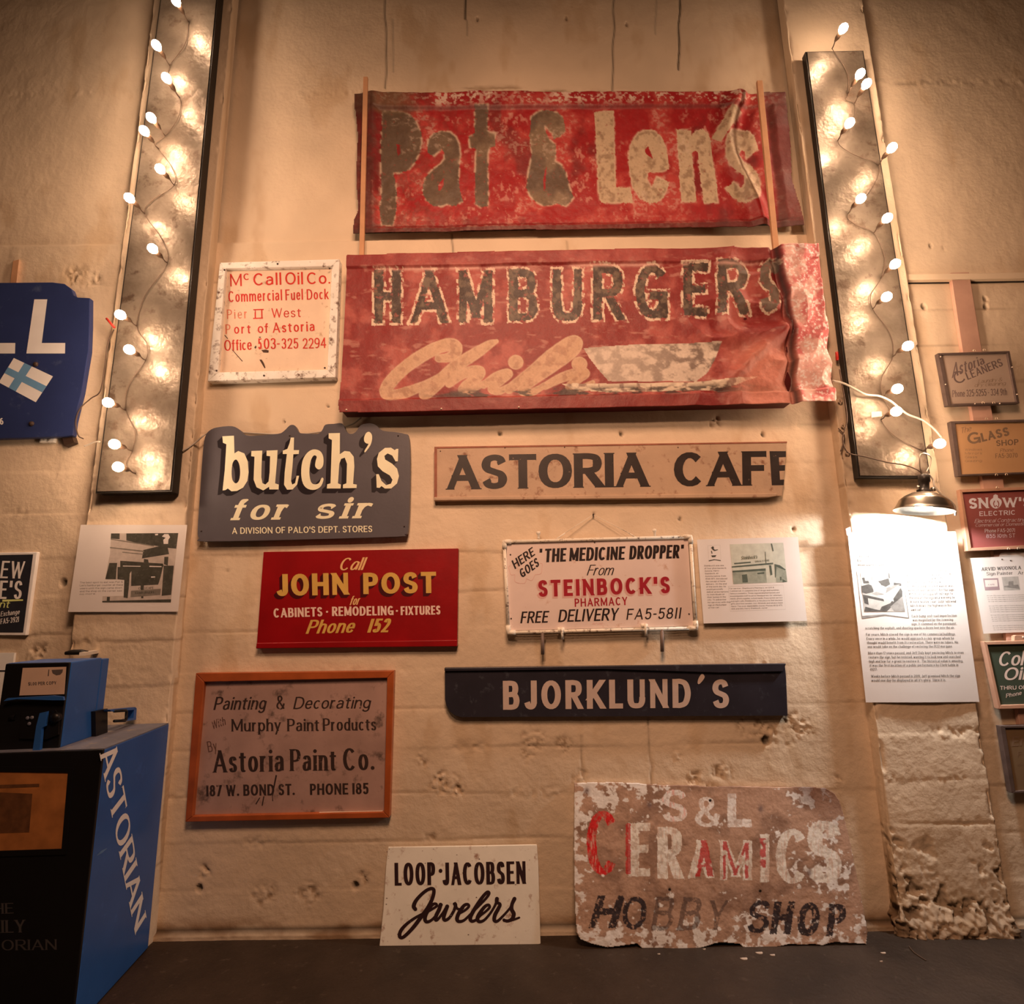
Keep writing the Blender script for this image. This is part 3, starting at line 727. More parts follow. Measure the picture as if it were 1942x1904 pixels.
tube('cord', catmull(cord, 6), .0042, M_cord, t, 8)

# loose cords on the pilasters
def cable(name, label, pts, r, m, cat='cord'):
    P_ = catmull([Vector(p) for p in pts], 8)
    o = tube(name, P_, r, m, None, 8); return tag(o, label, cat)
pw = lambda y, *q: [tuple(wall_plane(y).at(*p)) for p in q]
cable('extension_cord', 'white cord drooping across the tarnished mirror above the clamp lamp', pw(PD + .085, (1579, 722), (1600, 727), (1622, 738), (1642, 748), (1668, 751), (1688, 760), (1705, 773), (1722, 786), (1748, 796), (1768, 810), (1786, 830)), .005, M_cord)
cable('power_cable', 'thin dark cable sagging to the top of the clamp lamp', pw(PD + .075, (1592, 700), (1598, 735), (1604, 770), (1606, 800), (1598, 832), (1608, 858)) + pw(PD + .09, (1640, 866), (1680, 876), (1715, 882)) + pw(PD + .14, (1738, 890), (1750, 899)), .0032, M_wire)
cable('tie_wire', 'dark looped wire crossing the pilaster edge above the text sheet', pw(PD + .012, (1590, 812), (1601, 826), (1599, 842), (1594, 856)), .0028, M_wire, 'wire')
cable('extension_cord', 'pale cord passing behind the grey scalloped sign', pw(PD + .01, (338, 858), (352, 852)) + pw(.06, (372, 838), (386, 826)) + pw(.010, (396, 821), (420, 818), (560, 824), (655, 809), (686, 792)), .0042, M_cord)
cable('power_cable', 'thin brown cable looping beside the blue sign with the flag', pw(PD + .03, (216, 625), (205, 650), (198, 700)) + pw(PD + .01, (190, 742)) + pw(.05, (172, 756), (152, 775), (144, 800), (148, 825), (158, 832)), .003, M_wire)
cable('extension_cord', 'short pale cord beside the blue sign with the flag', pw(PD + .05, (160, 846), (168, 843)) + pw(PD + .055, (180, 838), (190, 838)), .0035, M_cord)
M_redtag = mat('red plastic tag', (.55, .03, .02), .4, .1)
M_paletag = mat('pale paper tag', (.42, .26, .2), .6, .1)
a, b = wall_plane(PD + .06).at(202, 604), wall_plane(PD + .06).at(217, 621)
tag(tube('plug', [a, b], .006, M_redtag), 'small red plug hanging on the pilaster edge beside the blue flag sign', 'plug')
a, b = wall_plane(PD + .03).at(1587, 668), wall_plane(PD + .03).at(1588, 683)
tag(tube('plug', [a, b], .008, M_redtag), 'small red plug on the pilaster edge beside the torn red sign', 'plug')
tag(px_prism('paper_tag', [(1652, 781), (1672, 780), (1673, 789), (1653, 792)], wall_plane(PD + .10), .0012, M_paletag), 'small pale tag on the white cord by a bulb', 'tag')
M_screw = mat('pale eye screw', (.62, .5, .38), .4, .1)
for i, (x, y, w) in enumerate(((1593, 760, 'first eye screw under the torn red sign on the pilaster edge'), (1599, 807, 'middle eye screw on the pilaster edge'), (1607, 858, 'lowest eye screw on the pilaster edge holding the dark cable'))):
    c = wall_plane(PD + .012).at(x, y); ring = [c + Vector((.010 * math.cos(k), 0, .010 * math.sin(k))) for k in [j * math.pi / 6 for j in range(12)]]
    t = thing('eye_screw', (c.x, -PD, c.z), w, 'screw', 'eye screws on the pilaster edge')
    tube('eye', ring, .0028, M_screw, t, 6, closed=True); tube('shank', [(c.x, -PD + .004, c.z), (c.x, c.y, c.z - .01)], .0028, M_screw, t, 6)

# ================================================================== SIGNS ON THE MIDDLE WALL
def hung_sign(name, label, corners, y, thick, m, cat='sign', bev=.003, loc_y=0.0, part='panel'):
    pl = wall_plane(y); c = [pl.at(*p) for p in corners]
    t = thing(name, (sum(p.x for p in c) / len(c), loc_y, min(p.z for p in c)), label, cat)
    o = px_prism(part, corners, pl, thick, m, t)
    if bev: bevel(o, bev, 2)
    return t, pl, o
def quad_frame(name, outer, inner, plane, depth, m, parent, proud=.0, parts=True, bev=.0025):
    """four mitred rails between two pixel quads (TL TR BR BL)"""
    for i in range(4):
        j = (i + 1) % 4
        o = px_prism(name, [outer[i], outer[j], inner[j], inner[i]], plane, depth, m, parent, proud)
        if bev: bevel(o, bev, 2)
def nails(parent, plane, pts, r, m, name='nail'):
    for x, y in pts:
        c = plane.at(x, y, .0); lathe(name, [(.0005, .004), (r * .6, .0035), (r, .0015), (r, -.002)], frame_to(c, plane.n), m, parent, 10)
M_nail = mat('pale nail heads', (.7, .55, .42), .4, .1)
M_dnail = mat('dark nail heads', (.05, .03, .022), .5, .1)
M_rawpine = mat('raw pine lath', alb((196, 132, 88)), .6, .14, 8, .0005, 60)
MIXC = lambda a, b, t: a * (1 - t[:, None]) + np.array(b)[None] * t[:, None]

# ---- big red sign with fat tan lettering
za = zoomed(650, 130, 4.3156); zb = zoomed(1080, 130, 4.046)
PAT = [za((320, 350), (450, 345), (540, 370), (600, 430), (640, 520), (648, 610), (625, 700), (590, 770), (540, 830), (470, 855), (420, 855), (415, 880), (430, 910), (440, 1000), (440, 1130), (425, 1240), (410, 1290), (320, 1290), (300, 1150), (315, 1050), (310, 700), (318, 500)),
 za((690, 650), (700, 580), (740, 530), (810, 505), (880, 515), (930, 560), (955, 620), (965, 700), (955, 800), (950, 920), (960, 1010), (985, 1090), (940, 1115), (900, 1125), (850, 1115), (800, 1130), (740, 1125), (690, 1090), (655, 1030), (655, 950), (680, 880), (740, 820), (800, 780), (830, 740), (830, 690), (810, 665), (780, 690), (750, 715), (720, 710), (695, 690)),
 za((1080, 310), (1190, 310), (1185, 500), (1200, 520), (1250, 530), (1248, 640), (1205, 650), (1190, 700), (1190, 900), (1195, 1050), (1190, 1130), (1130, 1140), (1085, 1110), (1080, 900), (1090, 660), (1040, 650), (1030, 560), (1080, 530)),
 za((1540, 400), (1600, 350), (1680, 340), (1760, 360), (1800, 400), (1810, 450), (1825, 520), (1780, 555), (1725, 585), (1715, 540), (1690, 510), (1655, 470), (1660, 520), (1690, 580), (1740, 625), (1745, 700), (1740, 760), (1790, 790), (1830, 860), (1850, 950), (1880, 1040), (1890, 1060), (1850, 1110), (1820, 1130), (1770, 1110), (1740, 1105), (1690, 1120), (1640, 1125), (1590, 1100), (1530, 1040), (1500, 970), (1510, 900), (1520, 830), (1545, 720), (1540, 640), (1525, 550), (1535, 480))]
LEN = [zb((190, 330), (340, 320), (345, 500), (350, 700), (355, 915), (465, 915), (490, 1030), (240, 1035), (220, 950), (215, 800), (205, 600)),
 zb((455, 640), (475, 560), (530, 490), (590, 465), (650, 475), (710, 530), (740, 600), (755, 680), (765, 770), (710, 790), (640, 795), (600, 800), (600, 860), (630, 910), (655, 860), (670, 830), (720, 850), (765, 870), (750, 930), (720, 990), (670, 1030), (610, 1030), (540, 1000), (490, 930), (470, 850), (455, 750)),
 zb((820, 470), (930, 470), (935, 510), (970, 475), (1020, 465), (1060, 490), (1085, 550), (1090, 620), (1110, 760), (1130, 900), (1140, 1030), (1030, 1035), (1015, 930), (1000, 800), (985, 640), (965, 625), (940, 640), (950, 760), (960, 900), (970, 1025), (860, 1025), (845, 900), (840, 760), (830, 600)),
 zb((1235, 300), (1320, 330), (1250, 440), (1160, 570), (1090, 530), (1160, 420)),
 zb((1190, 600), (1200, 530), (1240, 480), (1310, 455), (1370, 470), (1420, 520), (1450, 620), (1365, 675), (1350, 620), (1330, 610), (1305, 640), (1330, 690), (1400, 730), (1450, 800), (1475, 880), (1470, 960), (1430, 1015), (1370, 1035), (1300, 1020), (1240, 980), (1195, 920), (1260, 870), (1290, 900), (1310, 930), (1330, 900), (1320, 850), (1270, 800), (1220, 740), (1195, 680))]
PAT_HOLE = [za((440, 620), (465, 615), (475, 690), (450, 720)), za((780, 960), (800, 930), (830, 900), (825, 960), (800, 1000), (785, 1000)), za((1640, 920), (1650, 860), (1670, 800), (1662, 900), (1660, 980), (1645, 1000)), zb((580, 620), (605, 590), (640, 690), (610, 670), (585, 650))]
def poly_edge(polys, PX, PY):
    d = np.full(PX.shape, 1e9)
    for p in polys: d = np.minimum(d, path_dist(p + [p[0]], PX, PY))
    return d
def pat_paint(PX, PY, u, v):
    n1 = fbm(PX / 38, PY / 38, 5, 5); n2 = fbm(PX / 9, PY / 9, 6, 4); n3 = fbm(PX / 3.2, PY / 3.2, 8, 3)
    c = MIXC(np.tile(np.array(alb((150, 22, 22)))[None], (len(PX), 1)), alb((178, 60, 48)), sstep(.42, .68, n1) * .8)
    c = MIXC(c, alb((95, 22, 18)), sstep(.56, .76, fbm(PX / 55, PY / 70, 12, 4)) * .65)
    c = MIXC(c, alb((196, 120, 96)), sstep(.58, .70, fbm(PX / 7, PY / 9, 51, 5)) * sstep(.45, .62, fbm(PX / 80, PY / 60, 53, 3)) * .6)
    left = sstep(.42, .0, u)
    c = MIXC(c, alb((110, 52, 38)), left * sstep(.42, .62, n2) * .55)
    warped = n2 * 7 - 3.5
    pj = PX + warped * .35; qj = PY + (n3 - .5) * 4
    mP = raster(PAT, pj, qj); mL = raster(LEN, pj, qj); hole = raster(PAT_HOLE, PX, PY)
    mP &= ~hole; mL &= ~hole
    ed = poly_edge(PAT + LEN, PX, PY)
    halo = np.exp(-(ed / 2.0) ** 2) * sstep(.40, .62, n2)
    tanP = MIXC(np.tile(np.array(alb((92, 66, 47)))[None], (len(PX), 1)), alb((128, 96, 68)), sstep(.35, .7, n1) * sstep(.0, .45, u))
    tanL = MIXC(np.tile(np.array(alb((186, 146, 108)))[None], (len(PX), 1)), alb((150, 112, 80)), sstep(.45, .7, n2))
    c = np.where(mP[:, None], tanP, c); c = np.where(mL[:, None], tanL, c)
    chip = sstep(.70, .78, fbm(PX / 5.5, PY / 5.5, 21, 5)) * (mP | mL)
    c = MIXC(c, alb((140, 60, 45)), chip * .6)
    c = MIXC(c, alb((205, 160, 125)), halo * .7)
    band = np.maximum(sstep(.13, .05, v), sstep(.88, .95, v))
    flake = sstep(.50, .62, fbm(PX / 6, PY / 4.5, 31, 5)) * (band * (.35 + .65 * sstep(.35, .6, fbm(PX / 60, PY / 60, 33, 3))) + .30 * sstep(.55, .7, n1))
    c = MIXC(c, alb((214, 172, 140)), np.clip(flake, 0, 1) * .85 * (1 - .8 * (v > .9)))
    top_left = sstep(.17, .12, v) * sstep(.17, .10, u); c = MIXC(c, alb((120, 88, 58)), top_left * .7)
    brd = np.maximum(sstep(.062, .04, u), sstep(.935, .95, u)); c = MIXC(c, alb((62, 26, 18)), brd * .75)
    low = sstep(.945, .965, v); c = MIXC(c, alb((60, 26, 18)), low * .7)
    line = np.exp(-((v - .115) / .012) ** 2) + np.exp(-((v - .94) / .01) ** 2); c = MIXC(c, alb((70, 25, 18)), np.clip(line, 0, 1) * .55)
    return np.clip(c * (.86 + .28 * n3)[:, None], .003, .9)
def pat_relief(PX, PY, u, v):
    h = (fbm(PX / 60, PY / 60, 41, 4) - .5) * .016 + (fbm(PX / 14, PY / 14, 42, 3) - .5) * .004
    # rolled rim round a sunken field
    rim = np.maximum(np.maximum(sstep(.13, .10, v), sstep(.935, .955, v)), np.maximum(sstep(.065, .045, u), sstep(.945, .965, u)))
    h += rim * .014
    # the big buckle by the apostrophe
    fx = 1400 - (PY - 180) * .34 + 118 * sstep(230, 460, PY) * 1.15
    d = (PX - fx)
    h += .030 * np.exp(-(d / 13) ** 2) * sstep(-.1, .12, v) - .016 * np.exp(-((d - 26) / 16) ** 2)
    h += .016 * np.exp(-((PX - 708) / 12) ** 2) * (np.sin(PY / 26) * .5 + .5)
    return h
pl = wall_plane(.030)
t = thing('metal_sign', (pl.at(1090, 300).x, .022, pl.at(1090, 446).z), 'battered red metal sign with fat tan lettering, topmost on the wall', 'sign')
M_sheet = paint_mat('weathered painted sheet metal', .52, .0012, 120, .45)
M_patl = M_sheet
out = [(672, 181), (702, 179), (800, 178.5), (898, 176), (1000, 177), (1080, 178), (1250, 176), (1408, 176), (1488, 178), (1493, 230), (1498, 278), (1500, 345), (1508, 372), (1515, 390), (1521, 410), (1525, 429), (1458, 433), (1340, 434), (1228, 435), (1080, 438), (900, 441), (694, 445), (670, 446), (671, 420), (680, 400), (676, 345), (679, 260), (675, 214), (672, 208)]
painted_sheet('sheet', [(668, 176), (1492, 172), (1528, 431), (668, 449)], pl, 1.35, pat_paint, pat_relief, M_sheet, t, out, .003)
o = px_prism('back_frame', [(690, 190), (1480, 186), (1500, 420), (690, 436)], wall_plane(.012), .032, M_black, t)
# laths that hold it
def lath(label, x0, y0, x1, y1, w, y, th=.018):
    p, q = wall_plane(y).at(x0, y0), wall_plane(y).at(x1, y1)
    dx = Vector((w / 2, 0, 0))
    o = prism('lath', [p - dx, p + dx, q + dx, q - dx], [v + Vector((0, th, 0)) for v in (p - dx, p + dx, q + dx, q - dx)], M_rawpine)
    bevel(o, .0015, 1); return tag(o, label, 'wood strip')
lath('raw pine lath standing over the blank end of the topmost red sign', 693, 145, 685, 500, .026, .084)
lath('raw pine lath standing over the buckled end of the topmost red sign', 1441, 152, 1474, 486, .032, .092)

# ---- long red sign with dark block lettering, bowl and script
zc = zoomed(630, 460, 3.963); zd = zoomed(1090, 450, 3.7346)
HB = []
for ch, f, x0, x1, y1, y0 in (('H', zc, 315, 515, 605, 205), ('A', zc, 588, 872, 605, 205), ('M', zc, 948, 1205, 600, 205), ('B', zc, 1330, 1545, 588, 200), ('U', zc, 1655, 1880, 590, 200), ('R', zd, 128, 348, 585, 200), ('G', zd, 430, 665, 580, 190), ('E', zd, 770, 945, 555, 180), ('R', zd, 1015, 1230, 530, 165), ('S', zd, 1310, 1450, 520, 160)):
    HB.append((ch, f(( x0, y1)), f((x1, y1)), f((x0, y0)), f((x1, y0))))
def hb_polys(g):
    o = []
    for ch, bl, br, tl, tr in HB: 
        sh = (br[0] - bl[0]) / (bl[1] - tl[1]); s2 = St(.17, .15, n=6)
        o += text(ch, bl, br, bl[1] - tl[1], s2, grow=g)
    return o
CH = [zc((800, 872), (880, 862), (930, 820), (925, 775), (860, 770), (760, 805), (640, 875), (520, 965), (430, 1060), (405, 1125), (450, 1150), (560, 1125), (700, 1070), (850, 985)),
      zc((700, 1140), (800, 1050), (930, 930), (1080, 830), (1180, 765), (1235, 742)),
      zc((880, 1060), (960, 1000), (1050, 965), (1110, 968), (1090, 1010), (1010, 1070), (980, 1110), (1040, 1110), (1150, 1050)),
      zc((1140, 1070), (1230, 1010), (1300, 985), (1320, 990), (1260, 1040), (1200, 1100), (1260, 1115), (1350, 1070)),
      zc((1330, 1100), (1480, 990), (1640, 860), (1780, 760), (1835, 755), (1800, 820), (1660, 930), (1500, 1040), (1430, 1110), (1500, 1125), (1620, 1060)),
      zc((1600, 1080), (1720, 1020), (1850, 980), (1900, 985), (1830, 1040), (1780, 1090), (1850, 1100), (1960, 1050))]
CHR = [[7, 9, 11, 11, 12, 12, 12, 12, 12, 12, 11, 10, 8, 6], [12, 12, 12, 11, 8, 4], [8, 9, 10, 10, 10, 9, 8, 7, 5], [7, 9, 9, 9, 9, 8, 7, 5], [9, 11, 13, 13, 12, 12, 11, 10, 9, 7, 5], [7, 9, 10, 9, 8, 7, 6, 4]]
BOWL = zd((62, 785), (400, 760), (800, 750), (1045, 735), (1000, 850), (940, 960), (860, 1020), (560, 1022), (240, 1020), (170, 940), (100, 850))
PLATE = zd((-95, 1040), (0, 1035), (240, 1036), (600, 1030), (880, 1022), (1100, 1005), (1300, 990), (1150, 1045), (1000, 1085), (600, 1092), (240, 1098), (0, 1080))
def ham_paint(PX, PY, u, v):
    n1 = fbm(PX / 42, PY / 42, 105, 5); n2 = fbm(PX / 10, PY / 10, 106, 4); n3 = fbm(PX / 3.2, PY / 3.2, 108, 3)
    c = MIXC(np.tile(np.array(alb((130, 36, 30)))[None], (len(PX), 1)), alb((164, 72, 58)), sstep(.42, .66, n1))
    c = MIXC(c, alb((122, 28, 24)), sstep(.55, .75, fbm(PX / 70, PY / 30, 112, 4)) * .6)
    c = MIXC(c, alb((190, 122, 98)), sstep(.62, .78, fbm(PX / 24, PY / 9, 117, 4)) * .45)
    wx = PX + (n2 - .5) * 5; wy = PY + (n3 - .5) * 4
    o = raster(hb_polys(.045), wx, wy); i = raster(hb_polys(0), wx, wy)
    c = MIXC(c, alb((214, 172, 136)), (o & ~i) * sstep(.38, .55, fbm(PX / 7, PY / 7, 131, 4)) * .95)
    ink = MIXC(np.tile(np.array(alb((64, 44, 34)))[None], (len(PX), 1)), alb((104, 78, 58)), sstep(.45, .7, n2))
    ink = MIXC(ink, alb((120, 92, 72)), sstep(.75, .95, u))
    c = np.where(i[:, None], ink, c)
    c = MIXC(c, alb((150, 70, 58)), i * sstep(.64, .74, fbm(PX / 6, PY / 6, 133, 5)) * .7)
    ch = np.full(PX.shape, 1e9)
    for p, r in zip(CH, CHR):
        R = np.interp(np.linspace(0, 1, (len(p) - 1) * 6 + 1), np.linspace(0, 1, len(p)), r)
        ch = np.minimum(ch, path_dist(catmull(p, 6), PX, PY, list(R)))
    for (x, y), r in ((zc((1380, 900)), 13.5), (zc((1858, 915)), 14)): ch = np.minimum(ch, np.hypot((PX - x) * .95, PY - y) - r)
    scr = sstep(.8, -.8, ch + (n3 - .5) * 2)
    c = MIXC(c, alb((192, 140, 102)), scr * .95); c = MIXC(c, alb((150, 95, 68)), scr * sstep(.5, .7, n2) * .55)
    c = MIXC(c, alb((215, 170, 128)), np.exp(-((ch + .5) / 1.1) ** 2) * .35)
    b = raster([BOWL], PX, PY)
    bc = MIXC(np.tile(np.array(alb((204, 168, 138)))[None], (len(PX), 1)), alb((120, 92, 74)), sstep(.40, .62, fbm(PX / 16, PY / 12, 141, 5)) * (.5 + .5 * sstep(1180, 1330, PX)))
    c = np.where(b[:, None], bc, c)
    p = raster([PLATE], PX, PY); c = np.where(p[:, None], MIXC(np.tile(np.array(alb((214, 176, 140)))[None], (len(PX), 1)), alb((150, 112, 90)), sstep(.5, .7, n2)), c)
    # scorched grime along the lower fold, pink bare end past the tear
    fold = .905 + (u - .5) * .0
    g = np.exp(-((v - .885) / .028) ** 2) * sstep(.40, .62, fbm(PX / 24, PY / 8, 151, 4)) * sstep(.12, .3, u); c = MIXC(c, alb((58, 42, 34)), np.clip(g * 1.3, 0, .9))
    c = MIXC(c, alb((112, 26, 22)), sstep(fold, fold + .02, v) * .65 * sstep(.95, .7, u)); c = MIXC(c, alb((140, 50, 44)), sstep(.085, .06, v) * .4)
    c = MIXC(c, alb((200, 140, 116)), np.exp(-((v - .095) / .01) ** 2) * sstep(.4, .6, n1) * .7)
    tear = PX - np.interp(PY, (470, 500, 560, 625, 720, 770), (1470, 1473, 1490, 1502, 1505, 1508))
    r = sstep(2, 9, tear); pink = MIXC(np.tile(np.array(alb((216, 150, 126)))[None], (len(PX), 1)), alb((196, 92, 82)), sstep(.45, .62, fbm(PX / 30, PY / 30, 161, 4)))
    pink = MIXC(pink, alb((232, 196, 172)), sstep(.56, .66, fbm(PX / 4, PY / 4, 163, 5)) * .8)
    c = c * (1 - r)[:, None] + pink * r[:, None]
    c = MIXC(c, alb((214, 128, 98)), sstep(1360, 1440, PX) * sstep(625, 680, PY) * (1 - r) * .65)
    c = MIXC(c, alb((40, 28, 24)), np.exp(-((tear) / 4.5) ** 2) * .85)
    return np.clip(c * (.86 + .28 * n3)[:, None], .003, .9)
def ham_relief(PX, PY, u, v):
    crum = sstep(.60, .86, u)
    h = (fbm(PX / 70, PY / 70, 171, 3) - .5) * .014 + (fbm(PX / 16, PY / 16, 172, 3) - .5) * .003
    rid = 1 - np.abs(2 * fbm(PX / 75, PY / 60, 175, 2) - 1); h += crum * (rid - .8) * .05 + crum * (fbm(PX / 22, PY / 22, 177, 3) - .5) * .010
    h += .013 * sstep(.09, .075, v) + .016 * sstep(.90, .915, v)
    tear = PX - np.interp(PY, (470, 500, 560, 625, 720, 770), (1470, 1473, 1490, 1502, 1505, 1508))
    h += .024 * sstep(0, 6, tear) - .02 * np.exp(-((tear + 6) / 5) ** 2)
    d = (PY - 640) - (1470 - PX) * .9; h += crum * .03 * np.exp(-(d / 16) ** 2) * sstep(1360, 1400, PX) * (tear < 0)
    return np.clip(h, -.03, .05)
pl = wall_plane(.110)
t = thing('metal_sign', (pl.at(1100, 600).x, .0, pl.at(1100, 780).z), 'long crumpled red metal sign with dark block letters, a painted bowl and white script', 'sign')
out = [(657.8, 488), (660, 486), (900, 479), (1091, 477), (1200, 473), (1358, 470), (1470, 470), (1545, 471), (1549, 504), (1556, 560), (1566, 637), (1572, 690), (1578, 766), (1540, 767), (1507, 767), (1420, 769), (1331, 771), (1090, 777), (900, 781), (645, 785), (643, 768), (648, 690), (652, 600)]
painted_sheet('sheet', [(655, 484), (1548, 467), (1581, 768), (640, 788)], pl, 1.35, ham_paint, ham_relief, M_sheet, t, out, .003)
pb = wall_plane(.080)
px_prism('box_side', [(662, 496), (1500, 482), (1500, 764), (650, 782)], pb, .080, mat('dark red sign box', alb((90, 24, 20)), .5, .2), t)
M_bnail = mat('bright nail heads', (.85, .72, .6), .3, .05)
nails(t, wall_plane(.129), [(657, 777), (837, 775), (984, 772), (1408, 763)], .0045, M_bnail); nails(t, wall_plane(.113), [(870.5, 512.5)], .0045, M_bnail)

# ---- white framed sign with red hand lettering
ze = zoomed(380, 470, 6.697)
E_o = [(416.6, 497.6), (644, 491), (636, 715.5), (393.4, 723)]; E_i = list(ze((318, 262), (1668, 232), (1612, 1545), (222, 1580)))
M_cboard = mat('ivory painted board', alb((226, 180, 142)), .5, .07, 8, .0006, 60, dirt=alb((170, 120, 80)), dirt_amt=.05)
M_oldwhite = mat('flaking ivory frame paint', alb((236, 208, 178)), .55, .1, 10, .001, 70, dirt=alb((95, 55, 32)), dirt_amt=.35)
t, pl, o = hung_sign('framed_sign', 'square ivory framed sign hand lettered in faded red', list(ze((290, 235), (1700, 205), (1645, 1570), (190, 1610))), .030, .03, M_cboard, bev=0)
quad_frame('frame_rail', E_o, E_i, wall_plane(.052), .05, M_oldwhite, t, bev=.004)
M_rl = mat('red sign paint', alb((196, 44, 30)), .5, .15, 10, worn=.22, wscale=26)
M_rf = mat('faded red sign paint', alb((214, 110, 76)), .5, .15, 10, worn=.6, wscale=24)
s1 = St(.145, .125, gap=.15, space=.26, n=6); s2 = St(.13, .10, gap=.16, space=.28, n=5, wide=.92)
P_ = text('M', ze((380, 492)), ze((528, 487)), 158 / 6.7, St(.13, .1)) + text('c', ze((550, 412)), ze((628, 408)), 118 / 6.7, St(.14, .1)) + text('Call', ze((675, 482)), ze((1030, 470)), 158 / 6.7, s1) + text('Oil', ze((1080, 470)), ze((1305, 464)), 158 / 6.7, s1) + text('Co.', ze((1355, 465)), ze((1650, 456)), 152 / 6.7, s1)
P_ += text('Commercial', ze((358, 692)), ze((1040, 668)), 140 / 6.7, s2) + text('Fuel', ze((1082, 668)), ze((1305, 660)), 138 / 6.7, s2) + text('Dock', ze((1352, 660)), ze((1630, 652)), 132 / 6.7, s2)
P_ += text('West', ze((905, 888)), ze((1280, 880)), 120 / 6.7, St(.12, .09, wide=1.2, gap=.2)) + text('ort', ze((430, 1092)), ze((640, 1088)), 122 / 6.7, St(.14, .12, gap=.26)) + text('of', ze((730, 1084)), ze((865, 1080)), 122 / 6.7, St(.14, .12)) + text('Astoria', ze((920, 1080)), ze((1455, 1058)), 128 / 6.7, St(.15, .12, gap=.2))
P_ += text('II', ze((690, 892)), ze((790, 890)), 110 / 6.7, St(.15, .1, gap=.5)) + [ze((672, 780), (805, 776), (805, 790), (672, 794)), ze((670, 890), (795, 886), (795, 900), (670, 904))]
P_ += text('Office', ze((305, 1310)), ze((655, 1296)), 138 / 6.7, St(.13, .1, gap=.1)) + text('5', ze((735, 1290)), ze((780, 1289)), 138 / 6.7, St(.13, .1)) + text('03-', ze((806, 1288)), ze((1010, 1284)), 138 / 6.7, St(.14, .1, gap=.12)) + text('325', ze((1030, 1283)), ze((1245, 1280)), 132 / 6.7, St(.13, .1)) + text('2294', ze((1300, 1282)), ze((1600, 1272)), 132 / 6.7, St(.12, .1, gap=.1))
letters('lettering', P_, pl, M_rl, t)
letters('faded_lettering', text('Pier', ze((340, 905)), ze((600, 895)), 120 / 6.7, St(.12, .1, gap=.3)) + text('P', ze((320, 1095)), ze((385, 1093)), 122 / 6.7, St(.14, .1)), pl, M_rf, t)
M_gouge = mat('bare dark gouges', (.07, .035, .02), .7, .2)
GOUGE = [ze((775, 1300), (830, 1292), (870, 1305), (865, 1332), (800, 1330)), ze((750, 1420), (780, 1420), (810, 1470), (828, 1525), (815, 1530), (785, 1480)), ze((400, 1295), (410, 1295), (540, 1440), (532, 1446)), ze((745, 1130), (770, 1130), (768, 1142), (745, 1142)), ze((685, 1265), (705, 1240), (715, 1260), (700, 1285)), ze((310, 1105), (352, 1150), (348, 1160), (306, 1115))]
for g_ in GOUGE: letters('gouge', [g_], pl, M_gouge, t, .0009)
nails(t, wall_plane(.054), ze((305, 280), (980, 203), (1640, 262), (1580, 1525), (808, 1622), (205, 1560)), .005, M_dnail)

# ---- grey scalloped sign with cream letters and black drop shade
zf = zoomed(350, 780, 4.3156)
OUT = catmull(zf((108, 960), (125, 700), (148, 360), (168, 210), (215, 150), (290, 128), (390, 122), (450, 150), (490, 190), (560, 200), (760, 185), (815, 160), (862, 115), (903, 117), (930, 165), (965, 181), (1090, 183), (1128, 152), (1152, 110), (1220, 103), (1290, 100), (1322, 162), (1360, 185), (1402, 168), (1440, 115), (1510, 98), (1565, 112), (1620, 158), (1720, 170), (1800, 185), (1838, 222), (1846, 500), (1832, 950), (1800, 1008), (1740, 1025), (900, 1050), (170, 1064), (118, 1040)), 3, True)
OUT = [tuple(p) for p in OUT]
M_grey = mat('grey sign enamel', alb((86, 73, 70)), .42, .06, 8, .0004, 60)
t, pl, o = hung_sign('scalloped_sign', 'grey sign with a scalloped top edge and big cream shaded letters', OUT, .050, .028, M_grey, bev=0)
for x, y in ((250, 400), (1700, 400), (1000, 900)):      # spacer blocks behind
    c = wall_plane(.0).at(*zf((x, y))); box('spacer', (c.x - .03, -.024, c.z - .03), (c.x + .03, .004, c.z + .03), M_black, t)
